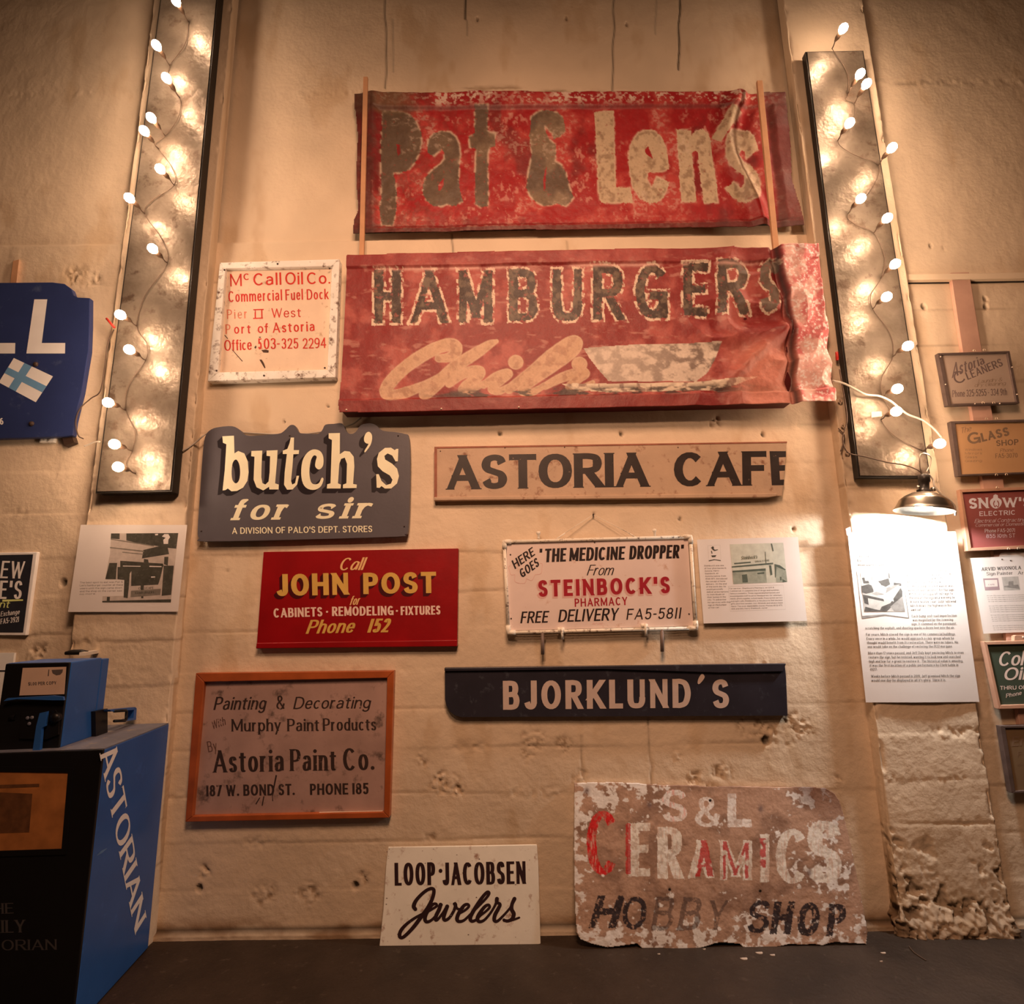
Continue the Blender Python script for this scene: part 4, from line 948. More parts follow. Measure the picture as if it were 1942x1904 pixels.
BU = [zf((310, 205), (405, 200), (409, 345), (440, 325), (490, 345), (518, 410), (525, 500), (515, 570), (480, 625), (430, 652), (385, 655), (355, 632), (335, 645), (312, 648), (330, 480), (343, 270), (315, 258)),
      zf((548, 325), (637, 322), (631, 450), (629, 540), (638, 588), (662, 600), (688, 575), (697, 500), (701, 368), (672, 365), (672, 322), (762, 318), (758, 400), (742, 590), (772, 600), (770, 640), (695, 640), (692, 618), (645, 648), (590, 622), (566, 560), (570, 450), (573, 372), (546, 368)),
      zf((870, 215), (897, 215), (894, 318), (938, 318), (935, 350), (891, 352), (884, 450), (872, 570), (882, 600), (905, 588), (918, 528), (938, 528), (922, 600), (885, 640), (840, 642), (815, 602), (820, 500), (838, 350), (805, 350), (805, 322), (842, 308), (860, 262)),
      catmull(zf((1138, 395), (1132, 450), (1100, 477), (1070, 452), (1074, 405), (1082, 372), (1058, 362), (1032, 410), (1022, 500), (1034, 575), (1062, 598), (1100, 588), (1122, 545), (1138, 555), (1118, 612), (1070, 642), (1010, 635), (970, 592), (955, 510), (965, 410), (1000, 345), (1050, 313), (1100, 320), (1128, 350)), 3, True),
      zf((1180, 180), (1272, 178), (1271, 352), (1310, 325), (1352, 330), (1385, 372), (1390, 450), (1380, 595), (1410, 600), (1408, 628), (1296, 630), (1298, 600), (1325, 590), (1330, 430), (1312, 380), (1282, 390), (1267, 430), (1256, 590), (1280, 600), (1278, 632), (1165, 632), (1168, 598), (1195, 590), (1207, 235), (1180, 222)),
      catmull(zf((1470, 215), (1485, 180), (1510, 168), (1532, 190), (1535, 230), (1520, 280), (1480, 335), (1474, 322), (1505, 270), (1490, 264), (1472, 247)), 3, True),
      zf((1750, 308), (1746, 410), (1727, 410), (1700, 362), (1662, 345), (1636, 365), (1642, 395), (1700, 430), (1740, 470), (1755, 530), (1740, 590), (1692, 632), (1640, 632), (1612, 612), (1597, 627), (1573, 625), (1569, 515), (1590, 515), (1612, 570), (1650, 605), (1690, 592), (1702, 560), (1680, 525), (1620, 490), (1582, 450), (1575, 390), (1590, 340), (1640, 300), (1690, 298), (1720, 318), (1735, 308))]
BU = [[tuple(q) for q in p] for p in BU]
BH = {0: [catmull(zf((396, 420), (422, 395), (447, 430), (456, 500), (446, 565), (420, 590), (392, 560), (386, 490)), 3, True)]}
BH = {0: [[tuple(q) for q in BH[0][0]]]}
sh = []
for k in range(9): sh += shift(BU, -42 / 4.3156 * (k + 1) / 9, 38 / 4.3156 * (k + 1) / 9)
M_shade = mat('black sign enamel', alb((30, 20, 22)), .4, .1); M_cream = mat('cream sign enamel', alb((244, 206, 160)), .42, .04)
hs = {i * 7: [[(x - 42 / 4.3156 * (i + 1) / 9, y + 38 / 4.3156 * (i + 1) / 9) for x, y in BH[0][0]]] for i in range(9)}
letters('letter_shade', sh, pl, M_shade, t, .0004, holes=hs)
st_fs = St(.26, .13, slant=.42, serif=.09, sh=.11, gap=.26, space=.5, wide=1.3, n=7)
letters('lettering', BU + text('for', zf((366, 892)), zf((830, 886)), 172 / 4.3156, st_fs) + text('sir', zf((1052, 882)), zf((1522, 874)), 172 / 4.3156, st_fs) + text("A DIVISION OF PALO'S DEPT. STORES", zf((390, 1004)), zf((1537, 988)), 52 / 4.3156, St(.17, .13, gap=.13, space=.4, n=4)), pl, M_cream, t, .0010, holes=BH)
nails(t, wall_plane(.051), zf((137, 980), (860, 200), (1748, 200), (1798, 942)), .004, M_dnail)

# ---- long plank sign
zg = zoomed(800, 800, 2.697)
G_o = list(zg((67, 130), (1867, 103), (1843, 377), (1838, 378), (65, 403)))
M_plank = mat('old ivory plank', alb((186, 141, 106)), .55, .10, 7, .0012, 45, dirt=alb((130, 78, 52)), dirt_amt=.16)
t, pl, o = hung_sign('plank_sign', 'long ivory plank sign with bold black roman capitals, cut off at its end', G_o, .034, .036, M_plank)
M_edge = mat('rubbed brown wood edge', alb((150, 82, 56)), .6, .2, 20, .0005)
px_prism('edge_strip', zg((66, 128), (1867, 101), (1867, 108), (66, 137)), pl, .03, M_edge, t, .002)
px_prism('edge_strip', zg((64, 128), (78, 128), (78, 403), (63, 403)), pl, .03, M_edge, t, .0022)
o = px_prism('bottom_moulding', zg((64, 386), (1815, 366), (1812, 380), (1760, 388), (63, 404)), pl, .03, M_plank, t, .010); bevel(o, .004, 3)
M_blackp = mat('worn black sign paint', alb((46, 32, 26)), .5, .2, 20, worn=.10, wscale=30)
st_a = St(.26, .17, serif=.025, sh=.03, gap=.05, n=8)
P_ = text('ASTORIA', zg((128, 347)), zg((1160, 332)), 176 / 2.697, st_a) + text('CAF', zg((1290, 332)), zg((1765, 325)), 176 / 2.697, st_a)
P_ += [zg((1790, 325), (1778, 150), (1862, 150), (1862, 180), (1826, 182), (1828, 222), (1858, 221), (1857, 250), (1829, 251), (1832, 296), (1853, 295), (1851, 324))]
letters('lettering', P_, pl, M_blackp, t)
nails(t, pl, zg((95, 150), (425, 133), (730, 130), (1310, 131), (1715, 370)), .003, M_dnail)

# ---- red board with gold lettering
zh = zoomed(470, 1020, 4.516)
M_redb = mat('deep red gloss board', alb((138, 6, 10)), .38, .14, 7, .0005, 40)
t, pl, o = hung_sign('painted_sign', 'deep red board with gold and cream lettering', list(zh((133, 120), (1803, 90), (1793, 930), (72, 948))), .036, .038, M_redb)
o = px_prism('bottom_moulding', zh((78, 900), (1796, 872), (1793, 930), (72, 948)), pl, .03, M_redb, t, .006); bevel(o, .004, 3)
M_gold = mat('gold sign paint', alb((206, 148, 66)), .42, .1, 12); M_goldl = mat('pale gold sign paint', alb((222, 158, 96)), .45, .08); M_pink = mat('pinkish cream sign paint', alb((228, 176, 146)), .45, .06); M_maroon = mat('maroon letter shade', alb((66, 4, 10)), .4, .1)
st_j = St(.25, .19, gap=.15, n=8)
JP = text('JOHN', zh((245, 500)), zh((865, 486)), 188 / 4.516, st_j) + text('POST', zh((990, 482)), zh((1615, 472)), 182 / 4.516, st_j)
sh = []
for k in range(6): sh += shift(JP, -26 / 4.516 * (k + 1) / 6, 28 / 4.516 * (k + 1) / 6)
letters('letter_shade', sh, pl, M_maroon, t, .0004)
st_sc = St(.17, .09, slant=.42, gap=.06, script=True, n=7)
letters('gold_lettering', JP + text('Phone', zh((495, 822)), zh((900, 812)), 118 / 4.516, St(.20, .12, slant=.40, gap=.08, script=True, n=7)) + text('152', zh((1022, 812)), zh((1200, 808)), 118 / 4.516, St(.24, .14, slant=.34, gap=.10, n=7)), pl, M_gold, t, .0010)
letters('pale_gold_lettering', text('Call', zh((775, 280)), zh((985, 275)), 108 / 4.516, st_sc) + text('for', zh((868, 577)), zh((950, 573)), 78 / 4.516, St(.15, .09, slant=.4, gap=.06, script=True)), pl, M_goldl, t, .0010)
letters('cream_lettering', text('CABINETS', zh((222, 684)), zh((640, 672)), 80 / 4.516, St(.22, .15, gap=.12)) + text('\u00b7', zh((670, 672)), zh((688, 672)), 80 / 4.516, St(.2)) + text('REMODELING', zh((722, 670)), zh((1250, 662)), 80 / 4.516, St(.22, .15, gap=.12)) + text('\u00b7', zh((1268, 664)), zh((1286, 664)), 80 / 4.516, St(.2)) + text('FIXTURES', zh((1310, 662)), zh((1650, 656)), 76 / 4.516, St(.22, .15, gap=.12)), pl, M_pink, t, .0010)

# ---- pipe-framed enamel sign hanging from a nail
zi = zoomed(920, 960, 4.624)
M_enamel = mat('cream enamel panel', alb((224, 182, 156)), .35, .05, 6, .0003, 40, dirt=alb((190, 130, 95)), dirt_amt=.03)
t, pl, o = hung_sign('pipe_framed_sign', 'cream sign in a pale pipe frame hanging by a wire from a nail', list(zi((188, 325), (1778, 285), (1826, 1050), (206, 1090))), .040, .006, M_enamel, bev=0)
M_pipe = mat('flaking ivory pipe', alb((240, 200, 165)), .45, .08, 18, .0006, 60, dirt=alb((90, 50, 34)), dirt_amt=.28)
pf = wall_plane(.046)
cor = [pf.at(*zi(p)) for p in ((168, 312), (1800, 268), (1848, 1068), (205, 1108))]
for i in range(4):
    a, b = cor[i], cor[(i + 1) % 4]; tube('pipe', [a, b], .0085, M_pipe, t, 12)
    d = (b - a).normalized(); e = (cor[i - 1] - a).normalized()
    tube('elbow', [a + e * .035, a + e * .012, a, a + d * .012, a + d * .035], [.0125, .0125, .012, .0125, .0125], M_pipe, t, 12)
for x, y in ((468, 250), (1485, 228)): c = pf.at(*zi((x, y))); lathe('peg', [(.0005, .018), (.010, .016), (.010, .004), (.006, 0), (.006, -.02)], frame_to(c, (0, 0, 1)), M_pipe, t, 12)
M_rod = mat('grey hanging rod', (.20, .15, .13), .5, .15)
for a, b in (((503, 1100), (505, 1300)), ((1550, 1080), (1553, 1275))): tube('rod', [pf.at(*zi(a)), pf.at(*zi(b))], .0085, M_rod, t, 12)
for x, y in ((665, 1085), (1395, 1052)):
    c = pf.at(*zi((x, y))); lathe('pipe_clamp', [(.0115, -.016), (.0125, -.014), (.0125, .014), (.0115, .016)], frame_to(c, (1, 0, -.03)), M_pipe, t, 14, cap=True)
    tube('clamp_bolt', [c + Vector((.004, -.012, .012)), c + Vector((.005, -.006, -.045))], .006, M_pipe, t, 8)
nail = wall_plane(.012).at(*zi((948, 74)))
for a, b in (((948, 74), (700, 235)), ((948, 74), (1255, 232))):
    tube('hanging_wire', [wall_plane(.02).at(*zi(a)), pf.at(*zi(b))], .0014, M_pipe, t, 6)
for a, b in (((700, 235), (610, 298)), ((1255, 232), (1352, 292))): tube('wire_twist', [pf.at(*zi(a)), pf.at(*zi(b))], .003, M_pipe, t, 6)
tag(tube('nail', [wall_plane(-.004).at(*zi((948, 74))), wall_plane(.024).at(*zi((948, 72)))], .004, M_dnail), 'dark nail the pipe-framed sign hangs from', 'nail')
M_ink = mat('black brush lettering', alb((40, 24, 20)), .45, .1); M_redl = mat('red brush lettering', alb((158, 26, 34)), .45, .08); M_rose = mat('rose letter shade', alb((214, 150, 128)), .5, .05)
st_b = St(.21, .14, slant=.10, gap=.09, n=7)
P_ = text('HERE', zi((262, 553)), zi((440, 426)), 0, St(.19, .14, gap=.13), tl=zi((230, 480)), tr=zi((414, 355))) + text('GOES', zi((322, 632)), zi((478, 520)), 0, St(.19, .14, gap=.13), tl=zi((295, 560)), tr=zi((452, 446)))
P_ += text('"', zi((476, 465)), zi((508, 464)), 92 / 4.624, St(.2)) + text('THE', zi((520, 492)), zi((708, 484)), 118 / 4.624, st_b) + text('MEDICINE', zi((735, 482)), zi((1222, 468)), 116 / 4.624, st_b) + text('DROPPER', zi((1262, 466)), zi((1700, 456)), 118 / 4.624, st_b) + text('"', zi((1718, 430)), zi((1752, 428)), 92 / 4.624, St(.2))
P_ += text('From', zi((890, 606)), zi((1115, 604)), 92 / 4.624, St(.11, .07, slant=.35, gap=.07, script=True, n=7))
P_ += text('FREE', zi((308, 1026)), zi((548, 1020)), 102 / 4.624, St(.16, .12, slant=.18, gap=.12)) + text('DELIVERY', zi((640, 1016)), zi((1160, 1000)), 108 / 4.624, St(.16, .12, slant=.18, gap=.10)) + text('FA5-5811', zi((1238, 996)), zi((1712, 984)), 96 / 4.624, St(.13, .11, slant=.16, gap=.18))
letters('black_lettering', P_, pl, M_ink, t, .001)
SB = text("STEINBOCK'S", zi((468, 795)), zi((1622, 762)), 146 / 4.624, St(.22, .19, gap=.22, n=8))
letters('letter_shade', text("STEINBOCK'S", zi((468, 795)), zi((1622, 762)), 146 / 4.624, St(.22, .19, gap=.22, n=8), grow=.05, off=(-1.6, 2.2)), pl, M_rose, t, .0005)
letters('red_lettering', SB + text('PHARMACY', zi((786, 882)), zi((1248, 866)), 72 / 4.624, St(.17, .14, gap=.2)), pl, M_redl, t, .001)
cl = []
for a, b, c in (((212, 560), (225, 600), (262, 600)), ((262, 600), (262, 660), (310, 678)), ((310, 678), (350, 672), (362, 634)), ((362, 634), (410, 650), (438, 600)), ((438, 600), (490, 590), (500, 535)), ((500, 535), (500, 505), (480, 500)), ((212, 560), (205, 535), (222, 520))):
    cl += _ribbon([np.array(q) for q in catmull([zi(a), zi(b), zi(c)], 6)], .35, .35)
letters('bubble_outline', cl, pl, M_rose, t, .0007)
letters('maker_mark', text('Arvid', zi((935, 1040)), zi((1025, 1040)), 5, St(.12, .1, slant=.3, gap=.08)), pl, M_rose, t, .0008)
nails(t, pl, zi((222, 425), (228, 985), (960, 318), (1788, 945)), .004, M_dnail)

# ---- low dark sign with rounded corner
zk = zoomed(820, 1240, 2.774)
M_navy = mat('dark navy painted board', alb((44, 36, 38)), .36, .12, 9, .0004, 40, dirt=alb((66, 60, 60)), dirt_amt=.1)
t, pl, o = hung_sign('painted_sign', 'long dark navy sign with spaced beige capitals and a rounded lower corner', list(zk((65, 75), (1855, 53), (1862, 120), (1870, 325), (150, 333), (118, 325), (92, 305), (74, 275), (66, 240))), .034, .036, M_navy)
o = px_prism('top_lip', zk((65, 72), (1856, 50), (1840, 92), (1500, 98), (900, 80), (65, 90)), pl, .03, M_navy, t, .012); bevel(o, .003, 2)
M_beige = mat('beige sign paint', alb((196, 156, 130)), .45, .06, 20)
letters('lettering', text('BJORKLUND', zk((372, 294)), zk((1360, 283)), 152 / 2.774, St(.205, .175, gap=.20, n=8)) + text('S', zk((1474, 287)), zk((1562, 285)), 152 / 2.774, St(.205, .175, n=8)) + [[tuple(q) for q in catmull(zk((1395, 152), (1402, 125), (1418, 105), (1431, 116), (1428, 132), (1405, 158)), 4, True)]], pl, M_beige, t)

# ---- wood-framed grey sign
zl = zoomed(340, 1260, 4.516)
L_o = [(371, 1276.6), (747, 1272), (738.6, 1551), (351, 1559)]; L_i = list(zl((212, 150), (1780, 116), (1752, 1265), (112, 1300)))
M_tin = mat('mottled grey tin', alb((158, 116, 96), (210, 186, 164)), .5, .16, 5, .0008, 30, dirt=alb((96, 70, 56), (210, 186, 164)), dirt_amt=.22)
t, pl, o = hung_sign('framed_sign', 'mottled grey sign in an orange-brown wooden frame with faded black lettering', list(zl((190, 130), (1800, 96), (1772, 1285), (92, 1320))), .020, .020, M_tin, bev=0)
M_frame = mat('orange-brown varnished wood', alb((150, 66, 26), (210, 186, 164)), .42, .2, 9, .0004, 50, coat=.2)
quad_frame('frame_rail', L_o, L_i, wall_plane(.042), .042, M_frame, t, bev=.003)
M_gild = mat('pale inner fillet', alb((226, 186, 150)), .4, .06)
ii = list(zl((222, 158), (1772, 124), (1744, 1250), (130, 1288)))
for i in (2, 3): px_prism('fillet', [L_i[i], L_i[(i + 1) % 4], ii[(i + 1) % 4], ii[i]], pl, .008, M_gild, t, .010)
M_old = mat('faded black lettering', alb((52, 34, 26), (210, 186, 164)), .55, .2, 15, worn=.26, wscale=34); M_fnt = mat('ghosted lettering', alb((96, 62, 48), (210, 186, 164)), .55, .15, worn=.42, wscale=30)
P_ = text('Painting', zl((292, 390)), zl((735, 385)), 112 / 4.516, St(.15, .10, slant=.24, gap=.10, n=7)) + text('&', zl((832, 385)), zl((905, 384)), 118 / 4.516, St(.13, .09)) + text('Decorating', zl((975, 382)), zl((1630, 376)), 104 / 4.516, St(.14, .10, slant=.24, gap=.10, n=7))
sr = St(.165, .085, serif=.03, sh=.035, gap=.10, n=7); srb = St(.16, .085, serif=.03, sh=.035, gap=.12, n=8)
P_ += text('Murphy', zl((447, 574)), zl((872, 570)), 106 / 4.516, sr) + text('Paint', zl((925, 572)), zl((1200, 570)), 106 / 4.516, sr) + text('Products', zl((1230, 568)), zl((1688, 564)), 106 / 4.516, sr)
P_ += text('Astoria', zl((290, 926)), zl((900, 915)), 190 / 4.516, srb) + text('Paint', zl((950, 912)), zl((1345, 908)), 186 / 4.516, srb) + text('Co.', zl((1405, 910)), zl((1672, 902)), 192 / 4.516, St(.16, .09, gap=.14, n=8))
P_ += text('187 W. BOND ST.', zl((232, 1130)), zl((990, 1118)), 96 / 4.516, St(.20, .15, gap=.13, space=.36)) + text('PHONE 185', zl((1120, 1118)), zl((1622, 1110)), 96 / 4.516, St(.20, .15, gap=.13, space=.34))
P_ += [zl((825, 945), (838, 950), (800, 1130), (805, 1170), (797, 1170), (795, 1100)), zl((685, 1140), (695, 1140), (660, 1200), (652, 1195)), zl((720, 1130), (730, 1130), (715, 1210), (705, 1208))]
letters('lettering', P_, pl, M_old, t)
letters('faint_lettering', text('With', zl((285, 556)), zl((400, 516)), 72 / 4.516, St(.11, .08, slant=.2, gap=.12)) + text('By', zl((250, 752)), zl((330, 738)), 92 / 4.516, St(.10, .08)), pl, M_fnt, t)

# ---- two signs standing on the floor against the wall
def leaning(bl, br, tl, top_gap):
    """plane of a board whose foot is on the floor at bl-br and whose top rests near the wall"""
    p, q = FLOOR.at(*bl), FLOOR.at(*br); yb = (p.y + q.y) / 2
    zt = wall_plane(top_gap).at(*tl).z
    a = Vector((p.x, yb, .0)); e1 = Vector((1, 0, 0)); e2 = Vector((0, -top_gap - yb, zt)).normalized()
    n = e1.cross(e2); n = n if n.y < 0 else -n
    return Plane(a, n)
zm = zoomed(700, 1580, 5.549)
M_wht = mat('off-white painted board', alb((222, 176, 146), (196, 170, 148)), .5, .05, 8, .0005, 40, dirt=alb((140, 92, 66), (196, 170, 148)), dirt_amt=.14)
plm = leaning((719, 1795), (1025, 1790), (736, 1606), .022)
t = thing('small_board_sign', plm.at(872, 1790), 'small off-white sign lettered in dark brush script, leaning on the floor', 'sign')
bevel(px_prism('panel', list(zm((200, 148), (1000, 136), (1765, 122), (1778, 300), (1795, 800), (1805, 1165), (1780, 1172), (900, 1182), (108, 1190), (118, 1100), (150, 800), (178, 350))), plm, .014, M_wht, t), .003)
M_brn = mat('dark maroon brush lettering', alb((40, 18, 16), (196, 170, 148)), .5, .1, worn=.05, wscale=40)
st_l = St(.20, .15, gap=.14, n=8)
P_ = text('LOOP', zm((270, 552)), zm((698, 545)), 240 / 5.549, St(.165, .12, gap=.12, n=8, wide=.72)) + text('JACOBSEN', zm((772, 548)), zm((1652, 532)), 238 / 5.549, St(.165, .12, gap=.10, n=8, wide=.72))
P_ += [[tuple(zm((752 + 20 * math.cos(a), 396 + 22 * math.sin(a)))) for a in [i * math.pi / 6 for i in range(12)]]]
def brush(path, r, f, n=9):
    q = [f(p) for p in path]; C = catmull(q, n); out = []
    R = np.interp(np.linspace(0, 1, len(C)), np.linspace(0, 1, len(r)), r); Lf = []; Rt = []
    for i in range(len(C)):
        a = C[max(0, i - 1)]; b = C[min(len(C) - 1, i + 1)]; d = b - a; d = d / (np.hypot(*d) + 1e-9); nn = np.array([-d[1], d[0]]) * R[i]
        Lf.append(C[i] + nn); Rt.append(C[i] - nn)
    for i in range(len(C) - 1): out.append([tuple(Lf[i]), tuple(Lf[i + 1]), tuple(Rt[i + 1]), tuple(Rt[i])])
    for e in (0, -1): out.append([(C[e][0] + R[e] * math.cos(a), C[e][1] + R[e] * math.sin(a)) for a in [i * math.pi / 6 for i in range(12)]])
    return out
P_ += brush([(487, 800), (470, 770), (490, 715), (545, 650), (610, 598), (660, 582), (682, 605), (668, 680), (620, 780), (545, 885), (470, 985), (400, 1060), (350, 1098), (322, 1085), (332, 1030), (385, 965), (470, 900), (560, 850), (605, 832)], [3.6, 4, 3.4, 3.2, 3.2, 3.4, 3.6, 3.8, 3.8, 3.4, 3.2, 3.6, 3.4, 2.8, 2.6, 2.4], zm)
P_ += brush([(605, 832), (670, 795), (712, 765), (700, 742), (660, 758), (610, 830), (588, 890), (600, 930), (645, 922), (700, 870), (745, 790), (762, 752)], [2.6, 2.4, 2.6, 2.6, 3.2, 3.8, 3.8, 3.4, 2.8, 2.4, 2.4, 2.6], zm)
P_ += brush([(752, 752), (738, 800), (705, 870), (700, 912), (725, 905), (775, 840), (815, 775)], [3.8, 3.8, 3.8, 3.2, 2.6, 2.4, 2.6], zm) + brush([(822, 770), (800, 830), (785, 890), (800, 915), (845, 890), (890, 820), (910, 760), (900, 742), (925, 790), (960, 800), (990, 790)], [3.8, 3.8, 3.6, 3.2, 2.8, 2.8, 3.4, 3.6, 2.6, 2.2, 2.2], zm)
P_ += brush([(940, 850), (1010, 810), (1050, 770), (1035, 748), (995, 765), (945, 840), (925, 900), (945, 928), (1000, 915), (1070, 850)], [2.4, 2.4, 2.6, 2.8, 3.2, 3.8, 3.8, 3.2, 2.6, 2.4], zm)
P_ += brush([(1070, 850), (1160, 760), (1235, 680), (1262, 632), (1240, 622), (1180, 690), (1100, 815), (1065, 890), (1080, 925), (1125, 912), (1170, 868)], [2.4, 2.4, 2.6, 3.0, 3.0, 3.4, 3.8, 3.8, 3.2, 2.6, 2.4], zm)
P_ += brush([(1165, 870), (1225, 825), (1268, 780), (1255, 755), (1215, 775), (1160, 850), (1140, 900), (1160, 930), (1210, 915), (1270, 850), (1320, 770), (1348, 705)], [2.4, 2.4, 2.6, 2.8, 3.2, 3.8, 3.8, 3.2, 2.6, 2.4, 2.4, 3.0], zm)
P_ += brush([(1345, 690), (1342, 725), (1378, 748), (1362, 790), (1325, 860), (1318, 915), (1350, 925), (1410, 870), (1480, 790), (1520, 720)], [3.8, 3.0, 3.0, 3.6, 3.8, 3.6, 2.8, 2.4, 2.2, 2.4], zm)
P_ += brush([(1530, 690), (1505, 745), (1500, 800), (1522, 850), (1505, 900), (1455, 925), (1418, 912)], [3.8, 3.4, 3.8, 4.0, 3.6, 2.8, 2.8], zm) + brush([(1420, 920), (1500, 915), (1580, 888)], [2.4, 2.4, 2.0], zm)
letters('lettering', P_, plm, M_brn, t, .0008)
M_chip = mat('dark paint chips', alb((84, 50, 36), (196, 170, 148)), .7, .2)
rng = random.Random(4); ch = []
for k in range(34):
    x, y = rng.uniform(180, 1760), rng.choice([rng.uniform(150, 300), rng.uniform(150, 1160)]); r = rng.uniform(2, 9)
    if k % 3 == 0: x = rng.uniform(150, 240)
    ch.append([tuple(zm((x + r * rng.uniform(.6, 1.5) * math.cos(a), y + r * rng.uniform(.4, .9) * math.sin(a)))) for a in [i * math.pi / 3 for i in range(6)]])
letters('chipped_paint', ch, plm, M_chip, t, .0007)

zn = zoomed(1060, 1460, 3.2367)
SL_OUT = list(zn((92, 80), (340, 75), (600, 90), (900, 100), (1300, 104), (1560, 105), (1640, 112), (1690, 142), (1720, 185), (1745, 260), (1790, 450), (1840, 700), (1880, 900), (1897, 1000), (1890, 1072), (1800, 1066), (1700, 1058), (1660, 1066), (1620, 1080), (1560, 1070), (1500, 1077), (1420, 1070), (1340, 1087), (1290, 1110), (1210, 1104), (1150, 1100), (1125, 1085), (1110, 1070), (1000, 1060), (960, 1066), (930, 1078), (860, 1098), (760, 1112), (700, 1100), (600, 1096), (510, 1098), (492, 1080), (480, 1068), (380, 1082), (300, 1092), (200, 1068), (130, 1040), (108, 1000), (98, 850), (92, 500)))
pln = leaning((1100, 1797), (1640, 1796), (1340, 1492), .022)
t = thing('large_board_sign', pln.at(1360, 1797), 'large peeling brown and white board sign with a rotted lower edge, leaning on the wall', 'sign')
def pl1(ch, x0, x1, y1, y0, w=.24, tt=.18, slant=0, n=7):
    s = St(w, tt, slant=slant, n=n)
    return text(ch, zn((x0, y1)), zn((x1, y1)), (y1 - y0) / 3.2367, s)
SL1 = pl1('S', 632, 790, 320, 122, .23, .17) + pl1('&', 838, 992, 350, 165, .18, .13) + pl1('L', 1035, 1183, 352, 145, .26, .24)
SLW = pl1('E', 425, 560, 655, 325, .20, .15) + pl1('R', 605, 762, 668, 352, .20, .14) + pl1('A', 790, 955, 665, 430, .24, .16) + pl1('M', 985, 1185, 678, 432, .22, .16) + pl1('I', 1235, 1290, 688, 395, .2, .2) + pl1('C', 1330, 1530, 700, 362, .18, .11) + pl1('S', 1520, 1735, 695, 312, .24, .15)
SLR = pl1('C', 170, 365, 645, 250, .15, .10)
SLRIN = pl1('E', 410, 470, 640, 330, .10, .1)[:1] + pl1('A', 835, 950, 655, 432, .17, .1) + pl1('M', 1005, 1165, 670, 436, .09, .07) + pl1('I', 1235, 1270, 600, 420, .2, .1)
HOB = [('H', 180, 385, 970, 772, .24, .30), ('O', 380, 540, 980, 778, .16, .1), ('B', 560, 712, 985, 778, .14, .2), ('B', 722, 880, 985, 782, .16, .2), ('Y', 905, 1030, 985, 800, .14, .15), ('S', 1148, 1300, 1002, 802, .16, .15), ('H', 1295, 1440, 1008, 808, .22, .15), ('O', 1455, 1602, 1022, 815, .22, .1), ('P', 1640, 1760, 1020, 822, .20, .1)]
SLB = []
for ch_, x0, x1, y1, y0, w, sl in HOB: SLB += pl1(ch_, x0, x1 - (y1 - y0) * sl * .6, y1, y0, w, w * .9, sl)
def sl_paint(PX, PY, u, v):
    n1 = fbm(PX / 46, PY / 46, 205, 5); n2 = fbm(PX / 11, PY / 11, 206, 5); n3 = fbm(PX / 3.2, PY / 3.2, 208, 3)
    R_ = (196, 171, 148)
    c = MIXC(np.tile(np.array(alb((158, 114, 85), R_))[None], (len(PX), 1)), alb((128, 90, 66), R_), sstep(.4, .65, n1))
    edge = np.maximum(np.maximum(sstep(.30, .0, v) * sstep(.55, .1, u), sstep(.62, .98, v) * .9), np.maximum(sstep(.12, .0, u), sstep(.62, .9, u) * .55))
    white = sstep(.60, .68, n2 + (edge - .45) * .42 + (n1 - .5) * .45)
    c = MIXC(c, alb((226, 186, 154), R_), white * .95)
    wx = PX + (n2 - .5) * 3; wy = PY + (n3 - .5) * 3
    worn = sstep(.36, .5, fbm(PX / 6, PY / 8, 231, 4))
    m = raster(SL1, wx, wy); c = MIXC(c, alb((232, 190, 158), R_), m * (.45 + .5 * worn)); c = MIXC(c, alb((206, 110, 84), R_), m * sstep(.52, .64, fbm(PX / 3, PY / 20, 233, 4)) * (PX < 1310) * .45)
    m = raster(SLW, wx, wy); c = MIXC(c, alb((228, 184, 150), R_), m * (.55 + .45 * worn)); c = MIXC(c, alb((180, 130, 100), R_), m * sstep(.55, .7, fbm(PX / 3, PY / 24, 235, 4)) * .5)
    m = raster(SLRIN, wx, wy); c = MIXC(c, alb((168, 30, 28), R_), m * sstep(.32, .46, n2) * .85)
    m = raster(SLR, wx, wy); c = MIXC(c, alb((178, 30, 26), R_), m * (.55 + .45 * worn)); c = MIXC(c, alb((226, 150, 120), R_), m * sstep(.6, .7, fbm(PX / 2.5, PY / 22, 236, 4)) * .5)
    m = raster(SLB, wx, wy); k = sstep(.26, .42, fbm(PX / 5, PY / 5, 238, 4)) * np.where((PX > 1225) & (PX < 1395), .6, .97); c = MIXC(c, alb((44, 32, 30), R_), m * k)
    c = MIXC(c, alb((86, 46, 26), R_), sstep(.90, 1.0, u + (.5 - v) * .30) * sstep(.35, .0, v) * .85)
    for x, y in ((1270, 1687), (1442, 1690), (1347, 1518)): c = MIXC(c, (.01, .008, .006), sstep(3.4, 2.2, np.hypot(PX - x, PY - y)))
    for x, y, r in ((1232, 1527, 6), (1443, 1534, 7), (1113, 1500, 8), (1535, 1655, 7)): c = MIXC(c, alb((90, 66, 58), R_), np.exp(-(np.hypot((PX - x) * 1.4, PY - y) / r) ** 2) * .8)
    return np.clip(c * (.84 + .32 * n3)[:, None], .003, .9)
def sl_relief(PX, PY, u, v): return (fbm(PX / 80, PY / 80, 241, 3) - .5) * .010 + (fbm(PX / 12, PY / 12, 242, 4) - .5) * .003
M_ply = paint_mat('peeling painted plywood', .6, .0012, 80, .25)
painted_sheet('panel', [zn((80, 60)), zn((1760, 90)), zn((1912, 1112)), zn((80, 1122))], pln, 1.3, sl_paint, sl_relief, M_ply, t, SL_OUT, .016)

